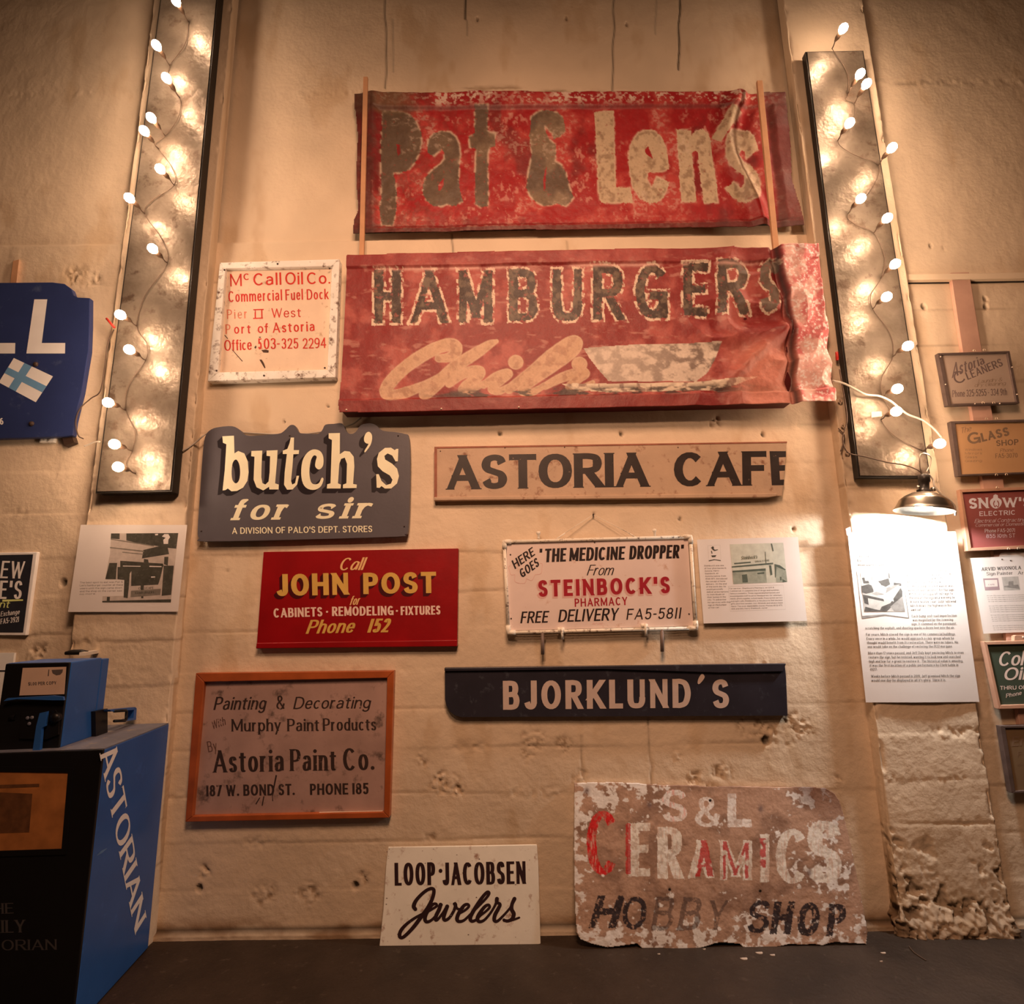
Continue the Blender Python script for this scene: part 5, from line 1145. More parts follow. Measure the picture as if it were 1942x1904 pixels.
# ================================================================== WALL BEYOND THE LEFT PILASTER
zo = zoomed(0, 460, 3.526)
LW = (190, 150, 122)
M_blue = mat('blue sign vinyl', (.027, .044, .15), .45, .10, 5, .0004, 30, dirt=(.07, .10, .22), dirt_amt=.05)
out = [(-150, 536)] + list(zo((0, 268), (350, 265), (430, 275), (478, 310), (492, 352), (520, 366), (600, 370), (598, 560), (592, 720), (545, 1000), (512, 1130), (495, 1200), (485, 1290), (430, 1297), (0, 1311))) + [(-150, 836)]
t, pl, o = hung_sign('blue_sign', 'blue sign with white block capitals and a tilted blue-cross flag', out, .045, .03, M_blue)
M_wv = mat('white sign vinyl', alb((206, 176, 160), LW), .5, .04, 8); M_lb = mat('light blue flag cross', (.16, .36, .62), .5, .05)
Lp = [(230, 380), (317, 380), (280, 672), (437, 672), (435, 742), (177, 742)]
letters('lettering', [list(zo(*Lp)), list(zo(*[(x - 334, y) for x, y in Lp]))], pl, M_wv, t)
letters('lettering', text('6', zo((0, 1218)), zo((24, 1217)), 44 / 3.526, St(.2)), pl, M_wv, t)
fl = lambda u, v: tuple(np.array(zo((93, 772))) * (1 - u) * (1 - v) + np.array(zo((355, 895))) * u * (1 - v) + np.array(zo((240, 1068))) * u * v + np.array(zo((-8, 935))) * (1 - u) * v)
letters('flag', [[fl(0, 0), fl(1, 0), fl(1, 1), fl(0, 1)]], pl, M_wv, t, .0006)
letters('flag_cross', [[fl(.27, 0), fl(.46, 0), fl(.46, 1), fl(.27, 1)], [fl(0, .38), fl(1, .38), fl(1, .62), fl(0, .62)]], pl, M_lb, t, .0011)
for x, y in ((240, 815), (212, 1212)): c = pl.at(*zo((x, y))); lathe('bolt', [(.0005, .012), (.007, .011), (.012, .006), (.014, 0), (.014, -.004)], frame_to(c, (0, -1, 0)), M_dnail, t, 12)
px_prism('bracket', zo((415, 1303), (482, 1292), (495, 1335), (430, 1362)), wall_plane(.03), .034, M_dnail, t)
for x in (270, 320): px_prism('bracket', zo((x, 1308), (x + 40, 1306), (x + 36, 1334), (x - 6, 1336)), wall_plane(.02), .02, M_oldwhite, t)
lath_b = prism('lath', [wall_plane(.02).at(*p) for p in ((25, 495), (36, 492), (28, 560), (16, 560))], [wall_plane(.0).at(*p) for p in ((25, 495), (36, 492), (28, 560), (16, 560))], M_rawpine)
tag(lath_b, 'pale lath sticking up behind the blue flag sign', 'wood strip')

zp = zoomed(0, 960, 4.326)
M_wboard = mat('white board edge', alb((206, 168, 142), LW), .5, .05); M_bk = mat('black showcard face', alb((34, 26, 24), LW), .5, .15)
t, pl, o = hung_sign('showcard_sign', 'black showcard with white brush capitals and a pale border, beside the leaflet on the pilaster', [(-120, 1050), (70.5, 1046.7), (48.5, 1205), (-120, 1204)], .020, .02, M_wboard)
px_prism('black_face', [(-112, 1055)] + list(zp((272, 395), (190, 1036))) + [(-112, 1199)], pl, .004, M_bk, t, .001)
pf2 = wall_plane(.021)
M_sw = mat('cream showcard paint', alb((226, 196, 160), LW), .5, .05); M_yg = mat('yellow-green showcard paint', alb((186, 170, 80), LW), .5, .08)
letters('lettering', text('EW', zp((0, 590)), zp((190, 594)), 142 / 4.326, St(.13, .1, slant=.12, gap=.16)), pf2, M_sw, t)
letters('lettering', text("E'S", zp((-10, 760)), zp((175, 762)), 150 / 4.326, St(.15, .11, slant=.08, gap=.18)), pf2, M_sw, t)
letters('green_lettering', text('nt', zp((-6, 832)), zp((75, 834)), 60 / 4.326, St(.16, .1, slant=.25, gap=.1)) + [list(zp((20, 766), (190, 764), (190, 776), (20, 784)))], pf2, M_yg, t)
letters('lettering', text('Exchange', zp((4, 905)), zp((160, 885)), 40 / 4.326, St(.13, .1, slant=.3, gap=.12)) + text('FA5-3921', zp((4, 968)), zp((155, 948)), 44 / 4.326, St(.14, .1, slant=.18, gap=.14)), pf2, M_sw, t)

M_cards = mat('pale poster card', alb((196, 158, 132), LW), .55, .05)
t, pl, o = hung_sign('framed_poster', 'pale poster with a thin black border low at the frame edge behind the newspaper box', [(-170, 1240), (27, 1238), (5, 1430), (-175, 1436)], .012, .012, M_cards, 'poster', bev=0)
letters('black_border', [list(zp((-300, 1345), (78, 1345), (78, 1358), (-300, 1358))), list(zp((78, 1345), (60, 1345), (0, 1870), (14, 1870))), list(zp((-300, 1870), (12, 1870), (13, 1858), (-300, 1858)))], pl, M_bk, t)

# ---- leaflet on the pilaster under the panel
za2 = zoomed(120, 980, 7.768)
M_paper = mat('white printer paper', (.80, .76, .74), .6, .02, 6, .0004, 20)
pl = wall_plane(PD + .014)
t = thing('leaflet', (pl.at(240, 1080).x, -PD, pl.at(240, 1160).z), 'white leaflet with a shopfront photograph taped to the pilaster under the panel', 'leaflet')
px_prism('sheet', za2((258, 118), (1825, 120), (1690, 1398), (70, 1402)), pl, .0012, M_paper, t)
M_ph_d = mat('dark photo ink', (.075, .075, .062), .5, .25, 30, dirt=(.16, .15, .13), dirt_amt=.2); M_ph_m = mat('mid photo ink', (.24, .22, .19), .5, .2, 30); M_ph_l = mat('light photo ink', (.58, .52, .48), .5, .12, 30); M_print = mat('soft black print', (.11, .09, .085), .6, .1)
letters('photograph', [list(za2((705, 245), (1695, 240), (1585, 1262), (575, 1262), (580, 1170), (890, 1165), (912, 925), (618, 920), (660, 690), (690, 540)))], pl, M_ph_l, t, .0003)
letters('photo_tone', [list(za2(*q)) for q in (((705, 245), (832, 245), (832, 330), (700, 320)), ((930, 245), (1695, 240), (1665, 470), (1560, 460), (1350, 425), (1150, 400), (930, 350)),
  ((1180, 490), (1530, 405), (1560, 550), (1160, 615)), ((840, 648), (1470, 690), (1480, 730), (840, 740)), ((800, 740), (1470, 730), (1440, 870), (1400, 1000), (1000, 1020), (1005, 800), (980, 840), (970, 1000), (950, 1200), (890, 1190), (900, 930), (800, 920)),
  ((680, 680), (795, 680), (775, 920), (620, 920)), ((1480, 720), (1630, 720), (1590, 1150), (1450, 1165)), ((1490, 590), (1550, 590), (1540, 720), (1485, 700)), ((1190, 620), (1250, 630), (1260, 680), (1185, 680)), ((1140, 1010), (1190, 1010), (1180, 1200), (1150, 1200)), ((575, 1240), (1590, 1215), (1585, 1262), (575, 1262)), ((645, 1180), (690, 1180), (685, 1245), (640, 1245)))], pl, M_ph_d, t, .0006)
letters('photo_tone', [list(za2(*q)) for q in (((690, 445), (1190, 500), (1190, 520), (690, 462)), ((870, 515), (1180, 545), (1180, 560), (870, 528)), ((700, 320), (1340, 425), (1335, 440), (700, 336)), ((1000, 1090), (1440, 1060), (1430, 1150), (990, 1185)))], pl, M_ph_m, t, .0007)
wh = [list(za2(*q)) for q in (((1455, 290), (1490, 255), (1550, 255), (1575, 300), (1550, 340), (1545, 400), (1480, 400), (1475, 340), (1510, 310)), ((1350, 255), (1395, 250), (1400, 270), (1360, 275)), ((1295, 880), (1355, 878), (1355, 895), (1295, 898)), ((880, 720), (1140, 725), (1140, 735), (880, 732)), ((1270, 722), (1450, 728), (1450, 742), (1270, 738)))]
letters('photo_light', wh, pl, M_paper, t, .0008)
cap = ['The last word for good hamburgers', 'Pat and Len', 'Famous place for real good food', 'Phone', '']
P_ = []
for i, (s, x1) in enumerate((('The best spot to eat was Pat &', 880), ('Len\u2019s hamburger counter all these'.replace('\u2019', "'"), 880), ('years until the sign came down', 865), ('and the shop on the corner was', 865), ('no more.', 480))):
    y = 982 + i * 43; P_ += text(s, za2((245, y)), za2((x1, y - 10)), 26 / 7.768, St(.12, .1, gap=.18, n=2))
letters('caption', P_, pl, M_print, t, .0004)
letters('photo_print', text('CHILI CAFE', za2((1110, 1075)), za2((1330, 1062)), 34 / 7.768, St(.2, .14, n=2)) + text('HAMBURGERS', za2((1060, 1140)), za2((1340, 1128)), 34 / 7.768, St(.2, .14, n=2)), pl, M_ph_d, t, .0009)

# ---- leaflet beside the pipe-framed sign
zj = zoomed(1300, 1000, 7.768)
pl = wall_plane(.030)
t = thing('leaflet', (pl.at(1425, 1100).x, 0, pl.at(1430, 1180).z), 'white leaflet with a greenish shop photograph beside the pipe-framed sign', 'leaflet')
px_prism('sheet', zj((168, 182), (900, 160), (1655, 142), (1790, 1378), (268, 1416)), pl, .0012, M_paper, t)
M_g_l = mat('pale green photo', (.60, .63, .55), .5, .1, 30); M_g_m = mat('mid green photo', (.34, .38, .32), .5, .2, 40); M_g_d = mat('dark green photo', (.10, .13, .105), .5, .2, 30)
letters('photograph', [list(zj((652, 250), (1440, 228), (1500, 805), (708, 838)))], pl, M_g_l, t, .0003)
letters('photo_tone', [list(zj(*q)) for q in (((690, 640), (1180, 610), (1200, 815), (705, 838)), ((1320, 560), (1480, 640), (1500, 805), (1340, 812)))], pl, M_g_m, t, .0005)
letters('photo_tone', [list(zj(*q)) for q in (((680, 575), (1290, 520), (1290, 545), (682, 595)), ((690, 640), (1180, 605), (1182, 640), (692, 665)), ((1255, 240), (1275, 240), (1300, 350), (1280, 355)), ((1168, 360), (1178, 360), (1192, 540), (1180, 540)), ((1230, 560), (1262, 560), (1280, 700), (1250, 710)), ((1310, 540), (1390, 560), (1475, 620), (1470, 635), (1340, 580), (1330, 740), (1318, 740)), ((1390, 730), (1412, 730), (1415, 780), (1395, 782)), ((1425, 760), (1495, 800), (1430, 812)), ((830, 700), (905, 690), (920, 810), (840, 815)), ((1055, 670), (1160, 660), (1160, 685), (1060, 692)), ((715, 525), (960, 505), (962, 525), (718, 545)))], pl, M_g_d, t, .0007)
letters('photo_print', text("Steinbock's", zj((815, 478)), zj((1055, 460)), 52 / 7.768, St(.14, .1, slant=.3, gap=.06, script=True, n=3)), pl, M_g_d, t, .0008)
letters('photo_print', text('DRUG STORE', zj((1025, 520)), zj((1235, 500)), 26 / 7.768, St(.2, .15, n=2)), pl, M_g_d, t, .0008)
P_ = []
col = ["Steinbock's was one", 'of four pharmacies in', 'Astoria. Harry', 'Steinbock, an', 'Astoria native, from', '1934-1971, introduced', 'the concept of home', 'delivery. At the end', 'of the work day, he', 'would personally', 'deliver prescriptions', 'to individuals at', 'their homes in the', 'city. To advertise', 'his services with this', 'sign on the bumper', 'of his car.']
for i, s in enumerate(col):
    y = 578 + i * 38.6; x0 = 275 + i * 3.8; P_ += text(s, zj((x0, y)), zj((x0 + len(s) * 15.2, y - 6)), 23 / 7.768, St(.14, .12, gap=.16, n=2))
letters('caption', P_, pl, M_print, t, .0004)
P_ = []
for i, s in enumerate(["For service - Steinbock's Pharmacy, on 12th &", 'Commercial. A complete line of drugs and sundries,', 'famous cosmetics. Three registered pharmacists and', 'knowledgeable staff to serve. Headquarters for veterinary', 'needs, photo supplies, school needs. Prescription service', "and night calls, Steinbock's, is the place to find the best", 'gifts and fine candies, too. All kinds and always been', 'there. Two ever dependable stores. Phones 811 & 475,', '12th and 8th, Harry Steinbock, owner.']):
    y = 912 + i * 37.5; x0 = 648 + i * 3.4; P_ += text(s, zj((x0, y)), zj((x0 + min(765, len(s) * 14.6), y - 16)), 21 / 7.768, St(.13, .11, gap=.17, n=2))
letters('caption', P_, pl, M_print, t, .0004)
P_ = _ribbon([np.array(q) for q in zj((630, 870), (1440, 850), (1472, 1208), (660, 1235), (630, 870))], .12, .12) + _ribbon([np.array(q) for q in zj((330, 270), (510, 262), (522, 470), (340, 482), (330, 270))], .1, .1)
letters('caption_box', P_, pl, M_ph_m, t, .0004)
letters('small_drawing', [list(zj(*q)) for q in (((375, 300), (400, 280), (420, 290), (415, 310), (430, 330), (475, 325), (480, 335), (430, 350), (415, 345), (395, 325)), ((375, 350), (388, 345), (398, 385), (385, 390)), ((378, 415), (455, 410), (440, 438), (395, 442)), ((340, 490), (420, 470), (520, 485), (520, 497), (430, 482), (345, 502)))], pl, M_ph_d, t, .0005)

# ---- long text sheet on the lit pilaster, its foot bowed off the wall
zq = zoomed(1590, 1030, 6.143)
pl = wall_plane(PD + .0065)
t = thing('text_sheet', (pl.at(1740, 1170).x, -PD, pl.at(1750, 1332).z), 'long white printed text sheet lit by the clamp lamp on the pilaster', 'leaflet')
def bowed(px, py):
    """how far the sheet stands proud of flat at a photo pixel"""
    u = (px - (1607 + (py - 1010) * .108)) / 208; v = (py - 1010) / 322
    return .0032 * max(0, v) ** 1.5 * (1 + math.cos(2 * math.pi * (u - .5))) + .001
v = []; f = []; nx, ny = 16, 24
for j in range(ny + 1):
    for i in range(nx + 1):
        a, b = i / nx, j / ny; x = (1607 * (1 - a) + 1812 * a) * (1 - b) + (1642 * (1 - a) + 1857 * a) * b; y = (1010 * (1 - a) + 1008 * a) * (1 - b) + (1332 * (1 - a) + 1331 * a) * b
        v.append(pl.at(x, y, bowed(x, y)))
for j in range(ny):
    for i in range(nx): k = j * (nx + 1) + i; f.append((k, k + nx + 1, k + nx + 2, k + 1))
o = mesh('sheet', v, f, M_paper, t, smooth=True); md = o.modifiers.new('thickness', 'SOLIDIFY'); md.thickness = .0008; md.offset = -1; md.use_rim = False
class Bow(Plane):
    def at(s, px, py, lift=0.0): return Plane.at(s, px, py, lift + bowed(px, py) + .0004)
plb = Bow(pl.p, pl.n)
M_grey_t = mat('grey laser print', (.12, .115, .11), .6, .1)
BODY = [(105, 205, '27 years ago Mitch found the \u2122 marquee', 1218), (162, 215, 'Theater\u2122 sign was about to be sold away in Seaside.', 1290), (212, 218, 'Mitch called the owner at once to see the sign\'s', 1240), (260, 222, 'vision journey came. He often was so often', 890),
 (330, 785, 'Then, he and John Goodenberger', 1282), (375, 785, 'drove to Seaside and loaded the 26-', 1322), (420, 790, 'foot sign into the back of his', 1228), (466, 798, 'Mazda truck. The truck,', 1200), (510, 802, 'normally used for yard waste, was', 1335), (556, 808, 'about 10-feet too short for the sign.', 1348), (600, 815, 'Mitch tied a couple of red rags to', 1328), (645, 820, 'the end of the sign as a warning to', 1350), (691, 826, 'drivers to stay clear. John followed', 1365), (737, 832, 'Mitch down the highway in his', 1312), (784, 840, 'own car.', 965),
 (858, 848, 'Each bump and road imperfection', 1375), (904, 858, 'was magnified by the towering', 1332), (950, 845, 'sign. It slammed on the pavement,', 1375), (998, 312, 'scratching the asphalt, and shooting sparks a dozen feet into the air.', 1352),
 (1072, 320, 'For years, Mitch stored the sign in one of his commercial buildings.', 1362), (1120, 325, 'Every once in a while, he would approach a civic group whom he', 1342), (1167, 330, 'thought would benefit from its restoration. There were no takers. No', 1390), (1214, 338, 'one would take on the challenge of restoring the 1922 marquee.', 1325),
 (1288, 345, 'More than 12 years passed, and Jeff Daly kept pestering Mitch to even', 1455), (1336, 350, 'restore the sign, but he resisted, wanting it to look new and searched', 1418), (1384, 355, 'high and low for a grant to restore it.  The historical value is amazing,', 1448), (1431, 362, 'it was the first location of a public performance by Clark Gable in', 1392), (1480, 370, '1922.', 452),
 (1558, 378, 'Weeks before Mitch passed in 2019, Jeff promised Mitch the sign', 1412), (1606, 382, "would one day be displayed in all it's glory.  Here it is.", 1245)]
P_ = []
for y, x0, s, x1 in BODY:
    P_ += text(s, zq((x0, y + 6)), zq((x1, y)), 30 / 6.143, St(.16, .09, serif=.02, sh=.05, gap=.15, n=2))
letters('printed_text', P_, plb, M_grey_t, t, .0003)
M_ph2 = mat('grey photo print', (.50, .49, .47), .5, .15, 30); M_ph2d = mat('dark grey photo print', (.10, .095, .09), .5, .3, 40); M_ph2m = mat('mid grey photo print', (.28, .27, .26), .5, .25, 40)
letters('photograph', [list(zq((250, 340), (715, 335), (772, 798), (300, 800)))], plb, M_ph2, t, .0004)
letters('photo_tone', [list(zq(*q)) for q in (((265, 500), (340, 480), (580, 410), (600, 480), (460, 560), (320, 590), (270, 575)), ((280, 600), (340, 610), (520, 650), (530, 680), (340, 640), (350, 720), (300, 700)), ((500, 740), (600, 700), (720, 520), (740, 560), (740, 620), (640, 720), (560, 795), (480, 780)), ((300, 795), (310, 740), (420, 770), (560, 796)), ((270, 405), (300, 400), (310, 440), (440, 440), (430, 470), (290, 470)), ((575, 350), (590, 350), (598, 410), (582, 410)), ((640, 460), (725, 470), (728, 500), (640, 490)))], plb, M_ph2d, t, .0006)
letters('photo_tone', [list(zq(*q)) for q in (((380, 590), (640, 490), (720, 480), (520, 600), (440, 610)), ((600, 740), (740, 620), (770, 790), (640, 790)), ((380, 345), (386, 345), (392, 430), (384, 430)))], plb, M_ph2m, t, .0007)
letters('photo_border', [list(zq(*q)) for q in (((208, 325), (213, 325), (275, 850), (268, 850)), ((735, 330), (740, 330), (818, 870), (810, 870)), ((268, 848), (540, 828), (812, 868), (812, 876), (540, 842), (275, 880)))], plb, M_ph2m, t, .0004)
tag(mesh('tape_strip', [wall_plane(PD + .012).at(*p) for p in ((1603, 1003), (1612, 999), (1614, 1012), (1605, 1016))], [(0, 1, 2, 3)], mat('pinkish tape', (.7, .5, .46), .4, .05)), 'small pinkish tape tab at the corner of the long text sheet', 'tape').modifiers.new('thickness', 'SOLIDIFY').thickness = .004

# ================================================================== WALL BEYOND THE RIGHT PILASTER
RW = (208, 178, 152)
M_pine2 = mat('faded pine plank', alb((178, 122, 92), RW), .6, .12, 6, .0006, 40)
def px_box(name, pts, y, th, m, parent=None): return px_prism(name, pts, wall_plane(y), th, m, parent)
M_trim = mat('cream painted rail', CREAM, .6, .06, 6)
tag(bevel(px_box('trim_1', [(1715, 520), (2080, 514), (2080, 526), (1715, 531)], .030, .034, M_trim), .003), kind='structure')
tag(px_box('trim_2', [(1717, 532), (2080, 526.5), (2080, 533), (1717, 538)], .004, .012, mat('painted gap shade', (.03, .02, .016), .8, .1)), kind='structure')  # solid dark strip stands in for the shade of the gap under the rail
o = px_box('plank', [(1803, 517), (1838, 516), (2004, 1530), (1958, 1530)], .024, .022, M_pine2); bevel(o, .002); tag(o, 'faded pine plank fixed upright behind the hanging signs', 'wood plank')
RX = 2075
M_dk = mat('dark brown wood frame', alb((84, 60, 47), RW), .5, .2, 20); M_hook = mat('bright cup hooks', (.75, .6, .45), .3, .05, metal=.4)
M_cl = mat('greyish tan board', (.42, .33, .27), .5, .06, 5); M_oc = mat('ochre board', (.55, .33, .17), .5, .08, 5); M_cb = mat('blue-grey sign paint', (.17, .125, .12), .5, .1, worn=.1); M_ob = mat('brown sign paint', alb((116, 82, 56), RW), .5, .1, worn=.1)
zr = zoomed(1770, 520, 4.76)
def small_framed(name, label, o4, i4, face, frame, y=.055, th=.026):
    pl = wall_plane(y); c = [pl.at(*p) for p in o4]
    t = thing(name, (sum(p.x for p in c) / 4, -.02, min(p.z for p in c)), label, 'sign', None)
    px_prism('panel', i4, wall_plane(y - .010), .008, face, t); quad_frame('frame_rail', o4, i4, pl, th, frame, t, bev=.0015)
    return t, wall_plane(y - .010)
def hooks(t, pl, pts):
    for x, y in pts:
        c = pl.at(x, y); tube('cup_hook', [c + Vector((.006 * math.cos(a), -.004, .007 * math.sin(a))) for a in [math.pi * k / 6 - .4 for k in range(9)]], .0018, M_hook, t, 6)
t, pl = small_framed('framed_sign', 'tan sign in a dark frame with blue-grey slanting lettering, top of the hanging column', list(zr((42, 712), (690, 692), (780, 1165), (130, 1187))), list(zr((80, 728), (668, 708), (752, 1152), (160, 1170))), M_cl, M_dk)
letters('lettering', text('Astoria', zr((165, 940)), zr((470, 805)), 92 / 4.76, St(.15, .09, slant=.0, gap=.10, n=4), tl=zr((178, 800)), tr=zr((440, 735))), pl, M_cb, t)
letters('lettering', text('C', zr((205, 1000)), zr((305, 960)), 110 / 4.76, St(.15, .12)) + text('LEANERS', zr((310, 955)), zr((632, 825)), 72 / 4.76, St(.18, .12, gap=.12, n=4)), pl, M_cb, t)
letters('lettering', text('Laundry &', zr((405, 985)), zr((620, 965)), 34 / 4.76, St(.08, .06, slant=.3, gap=.08, n=3)) + text('dry cleaning', zr((370, 1020)), zr((650, 1000)), 34 / 4.76, St(.08, .06, slant=.3, gap=.08, n=3)), pl, M_ob, t)
letters('lettering', text('Phone 325-5255 - 334 9th', zr((172, 1110)), zr((665, 1092)), 62 / 4.76, St(.10, .08, gap=.10, n=3)), pl, M_cb, t)
hooks(t, wall_plane(.058), zr((365, 695), (455, 690), (445, 1165), (540, 1165))); nails(t, wall_plane(.056), zr((65, 745), (110, 995), (375, 1170), (710, 840), (755, 1085), (600, 1168)), .003, M_bnail)
t, pl = small_framed('framed_sign', 'ochre sign in a dark frame with brown lettering, hanging second in the column', list(zr((155, 1328), (819, 1312))) + [(RX - 20, 790), (RX, 888)] + [zr((225, 1822))], list(zr((198, 1345), (819, 1330))) + [(RX - 30, 795), (RX - 10, 884)] + [zr((255, 1806))], M_oc, M_dk) if False else small_framed('framed_sign', 'ochre sign in a dark frame with brown lettering, hanging second in the column', [zr((155, 1328)), (RX - 8, 792), (RX + 8, 894), zr((225, 1822))], [zr((198, 1346)), (RX - 16, 797), (RX, 890), zr((256, 1806))], M_oc, M_dk)
letters('lettering', text('The', zr((245, 1440)), zr((340, 1415)), 50 / 4.76, St(.10, .07, slant=.4, gap=.08)), pl, M_ob, t)
letters('lettering', text('G', zr((315, 1540)), zr((435, 1520)), 105 / 4.76, St(.22, .18)) + text('LASS', zr((440, 1515)), zr((690, 1455)), 80 / 4.76, St(.26, .2, gap=.12)), pl, M_ob, t)
letters('lettering', text('SHOP', zr((568, 1552)), zr((770, 1540)), 52 / 4.76, St(.22, .16, gap=.12)), pl, M_ob, t)
for i, s in enumerate(('Windows', 'Mirrors', 'Glass', 'Glazing')): letters('lettering', text(s, zr((285, 1595 + i * 34)), zr((285 + len(s) * 22, 1592 + i * 34)), 22 / 4.76, St(.12, .1, n=2)), pl, M_ob, t)
letters('lettering', text('Phone', zr((600, 1608)), zr((720, 1602)), 34 / 4.76, St(.1, .07, slant=.3, n=3)) + text('FA5-3070', zr((560, 1662)), zr((760, 1655)), 42 / 4.76, St(.12, .09, n=3)), pl, M_ob, t)
hooks(t, wall_plane(.058), zr((475, 1310), (565, 1305), (565, 1815), (655, 1812)))
zs = zoomed(1810, 900, 5.947)
M_rose2 = mat('rose red board', (.33, .10, .095), .5, .06, 5); M_salm = mat('salmon wood frame', (.55, .32, .22), .5, .08); M_pale = mat('pale grey-pink paint', alb((206, 176, 160), RW), .5, .06)
t, pl = small_framed('framed_sign', 'rose red sign with pale capitals and a bulb-shaped O, third in the column', [zs((62, 168)), (RX - 2, 918), (RX + 15, 1034), zs((152, 862))], [zs((92, 200)), (RX - 12, 924), (RX + 4, 1027), zs((192, 828))], M_rose2, M_salm)
letters('lettering', text('SN', zs((165, 388)), zs((385, 378)), 120 / 5.947, St(.26, .2, serif=.04, sh=.05, gap=.1)) + text("W'S", zs((545, 372)), zs((870, 362)), 112 / 5.947, St(.26, .18, serif=.04, sh=.05, gap=.1)), pl, M_pale, t)
letters('bulb_emblem', [[tuple(zs((466 + 66 * math.cos(a) * (1 - .18 * math.sin(a)), 322 + 62 * math.sin(a)))) for a in [i * math.pi / 12 for i in range(24)]], list(zs((435, 265), (440, 232), (462, 222), (488, 232), (492, 262), (500, 275), (428, 275)))], pl, M_pale, t)
letters('emblem_mark', brush([(450, 300), (440, 330), (455, 365), (470, 350), (490, 368), (498, 330), (485, 298)], [1, .9, .8, .7, .8, .9, 1], zs), pl, M_rose2, t, .0012)
letters('lettering', text('ELECTRIC', zs((282, 468)), zs((688, 452)), 52 / 5.947, St(.2, .14, serif=.03, sh=.04, gap=.16, n=4)), pl, M_pale, t)
letters('lettering', text('Electrical Contracting', zs((225, 545)), zs((800, 528)), 42 / 5.947, St(.09, .07, slant=.35, gap=.08, n=3)) + text('Commercial or Domestic', zs((232, 590)), zs((790, 572)), 36 / 5.947, St(.09, .07, slant=.35, gap=.08, n=3)), pl, M_pale, t)
letters('lettering', text('Phone FA5-2071', zs((342, 655)), zs((682, 648)), 42 / 5.947, St(.12, .1, gap=.14, n=3)) + text('855 10th ST', zs((358, 715)), zs((685, 708)), 44 / 5.947, St(.12, .1, gap=.16, n=3)), pl, M_pale, t)
hooks(t, wall_plane(.058), zs((478, 150), (605, 840), (715, 835)))
pl = wall_plane(.030)
t = thing('leaflet', (pl.at(1890, 1130).x, 0, pl.at(1900, 1200).z), 'white typed leaflet with two small pictures taped under the rose red sign', 'leaflet')
px_prism('sheet', [zs((182, 942)), (RX - 60, 1050), (RX - 40, 1195), zs((330, 1795))], pl, .0012, M_paper, t)
P_ = text('ARVID WUONOLA', zs((305, 1088)), zs((752, 1068)), 40 / 5.947, St(.22, .12, serif=.05, sh=.05, gap=.14, n=3))
letters('printed_text', P_, pl, M_grey_t, t, .0003)
letters('printed_text', text('Sign Painter', zs((362, 1138)), zs((658, 1128)), 38 / 5.947, St(.18, .1, serif=.04, sh=.05, gap=.14, n=3)) + text('Artist', zs((715, 1128)), zs((880, 1122)), 38 / 5.947, St(.18, .1, serif=.04, sh=.05, gap=.14, n=3)), pl, M_grey_t, t, .0003)
P_ = []
for k, y0 in enumerate((1372, 1488, 1592, 1712)):
    for i in range(4 if k < 3 else 3):
        y = y0 + i * 22; x0 = 365 + k * 22 + i * 6; P_ += text('for over fifty years signs in Astoria were painted by the brush', zs((x0, y)), zs((x0 + 520, y - 14)), 11 / 5.947, St(.14, .12, gap=.18, n=2))
letters('printed_text', P_, pl, M_grey_t, t, .0003)
M_mauve = mat('mauve printed picture', (.40, .30, .33), .5, .1)
letters('small_picture', [list(zs((322, 1172), (492, 1168), (512, 1300), (345, 1306)))], pl, M_mauve, t, .0004); letters('small_picture', [list(zs((532, 1155), (720, 1148), (742, 1302), (558, 1308)))], pl, M_ph2, t, .0004)
letters('picture_print', [list(zs((340, 1190), (480, 1186), (488, 1262), (350, 1268)))], pl, M_paper, t, .0006); letters('picture_print', text('CAFE', zs((380, 1250)), zs((450, 1248)), 16 / 5.947, St(.24, n=2)), pl, M_mauve, t, .0009)
letters('picture_print', [list(zs((560, 1255), (720, 1240), (735, 1290), (560, 1270))), list(zs((610, 1205), (665, 1200), (665, 1245), (608, 1248)))], pl, M_ph2m, t, .0006)
letters('tape', [list(zs((500, 925), (520, 885), (560, 875), (720, 872), (785, 878), (785, 918)))], pl, M_paper, t, .0012); nails(t, pl, zs((632, 970), (535, 955)), .003, M_dnail)
zt = zoomed(1840, 1190, 5.77)
M_green = mat('dark green board', (.060, .082, .058), .5, .08, 5); M_buff = mat('buff brush paint', alb((206, 164, 134), RW), .5, .06)
t, pl = small_framed('framed_sign', 'dark green sign with buff brush script in a salmon frame, fourth in the column', [zt((150, 155)), (RX - 20, 1212), (RX, 1340), zt((312, 892))], [zt((190, 190)), (RX - 30, 1219), (RX - 10, 1333), zt((335, 850))], M_green, M_salm)
letters('lettering', text('Color', zt((300, 425)), zt((760, 405)), 160 / 5.77, St(.17, .12, slant=.25, gap=.05, script=True, n=6)), pl, M_buff, t); letters('lettering', text('Oils', zt((360, 580)), zt((700, 565)), 140 / 5.77, St(.20, .14, slant=.25, gap=.08, script=True, n=6)), pl, M_buff, t)
letters('lettering', text('THRU OR 30', zt((325, 682)), zt((720, 672)), 42 / 5.77, St(.2, .15, gap=.14, n=3)) + text('Phone', zt((390, 770)), zt((560, 735)), 44 / 5.77, St(.16, .1, slant=.3, gap=.1, n=3)), pl, M_buff, t)
px_prism('hanger_tab', zt((485, 145), (488, 95), (510, 84), (700, 82), (700, 150)), wall_plane(.05), .02, M_salm, t); nails(t, wall_plane(.051), [zt((578, 105))], .004, M_bnail)
M_olive = mat('olive brown board', (.22, .15, .085), .5, .08, 5)
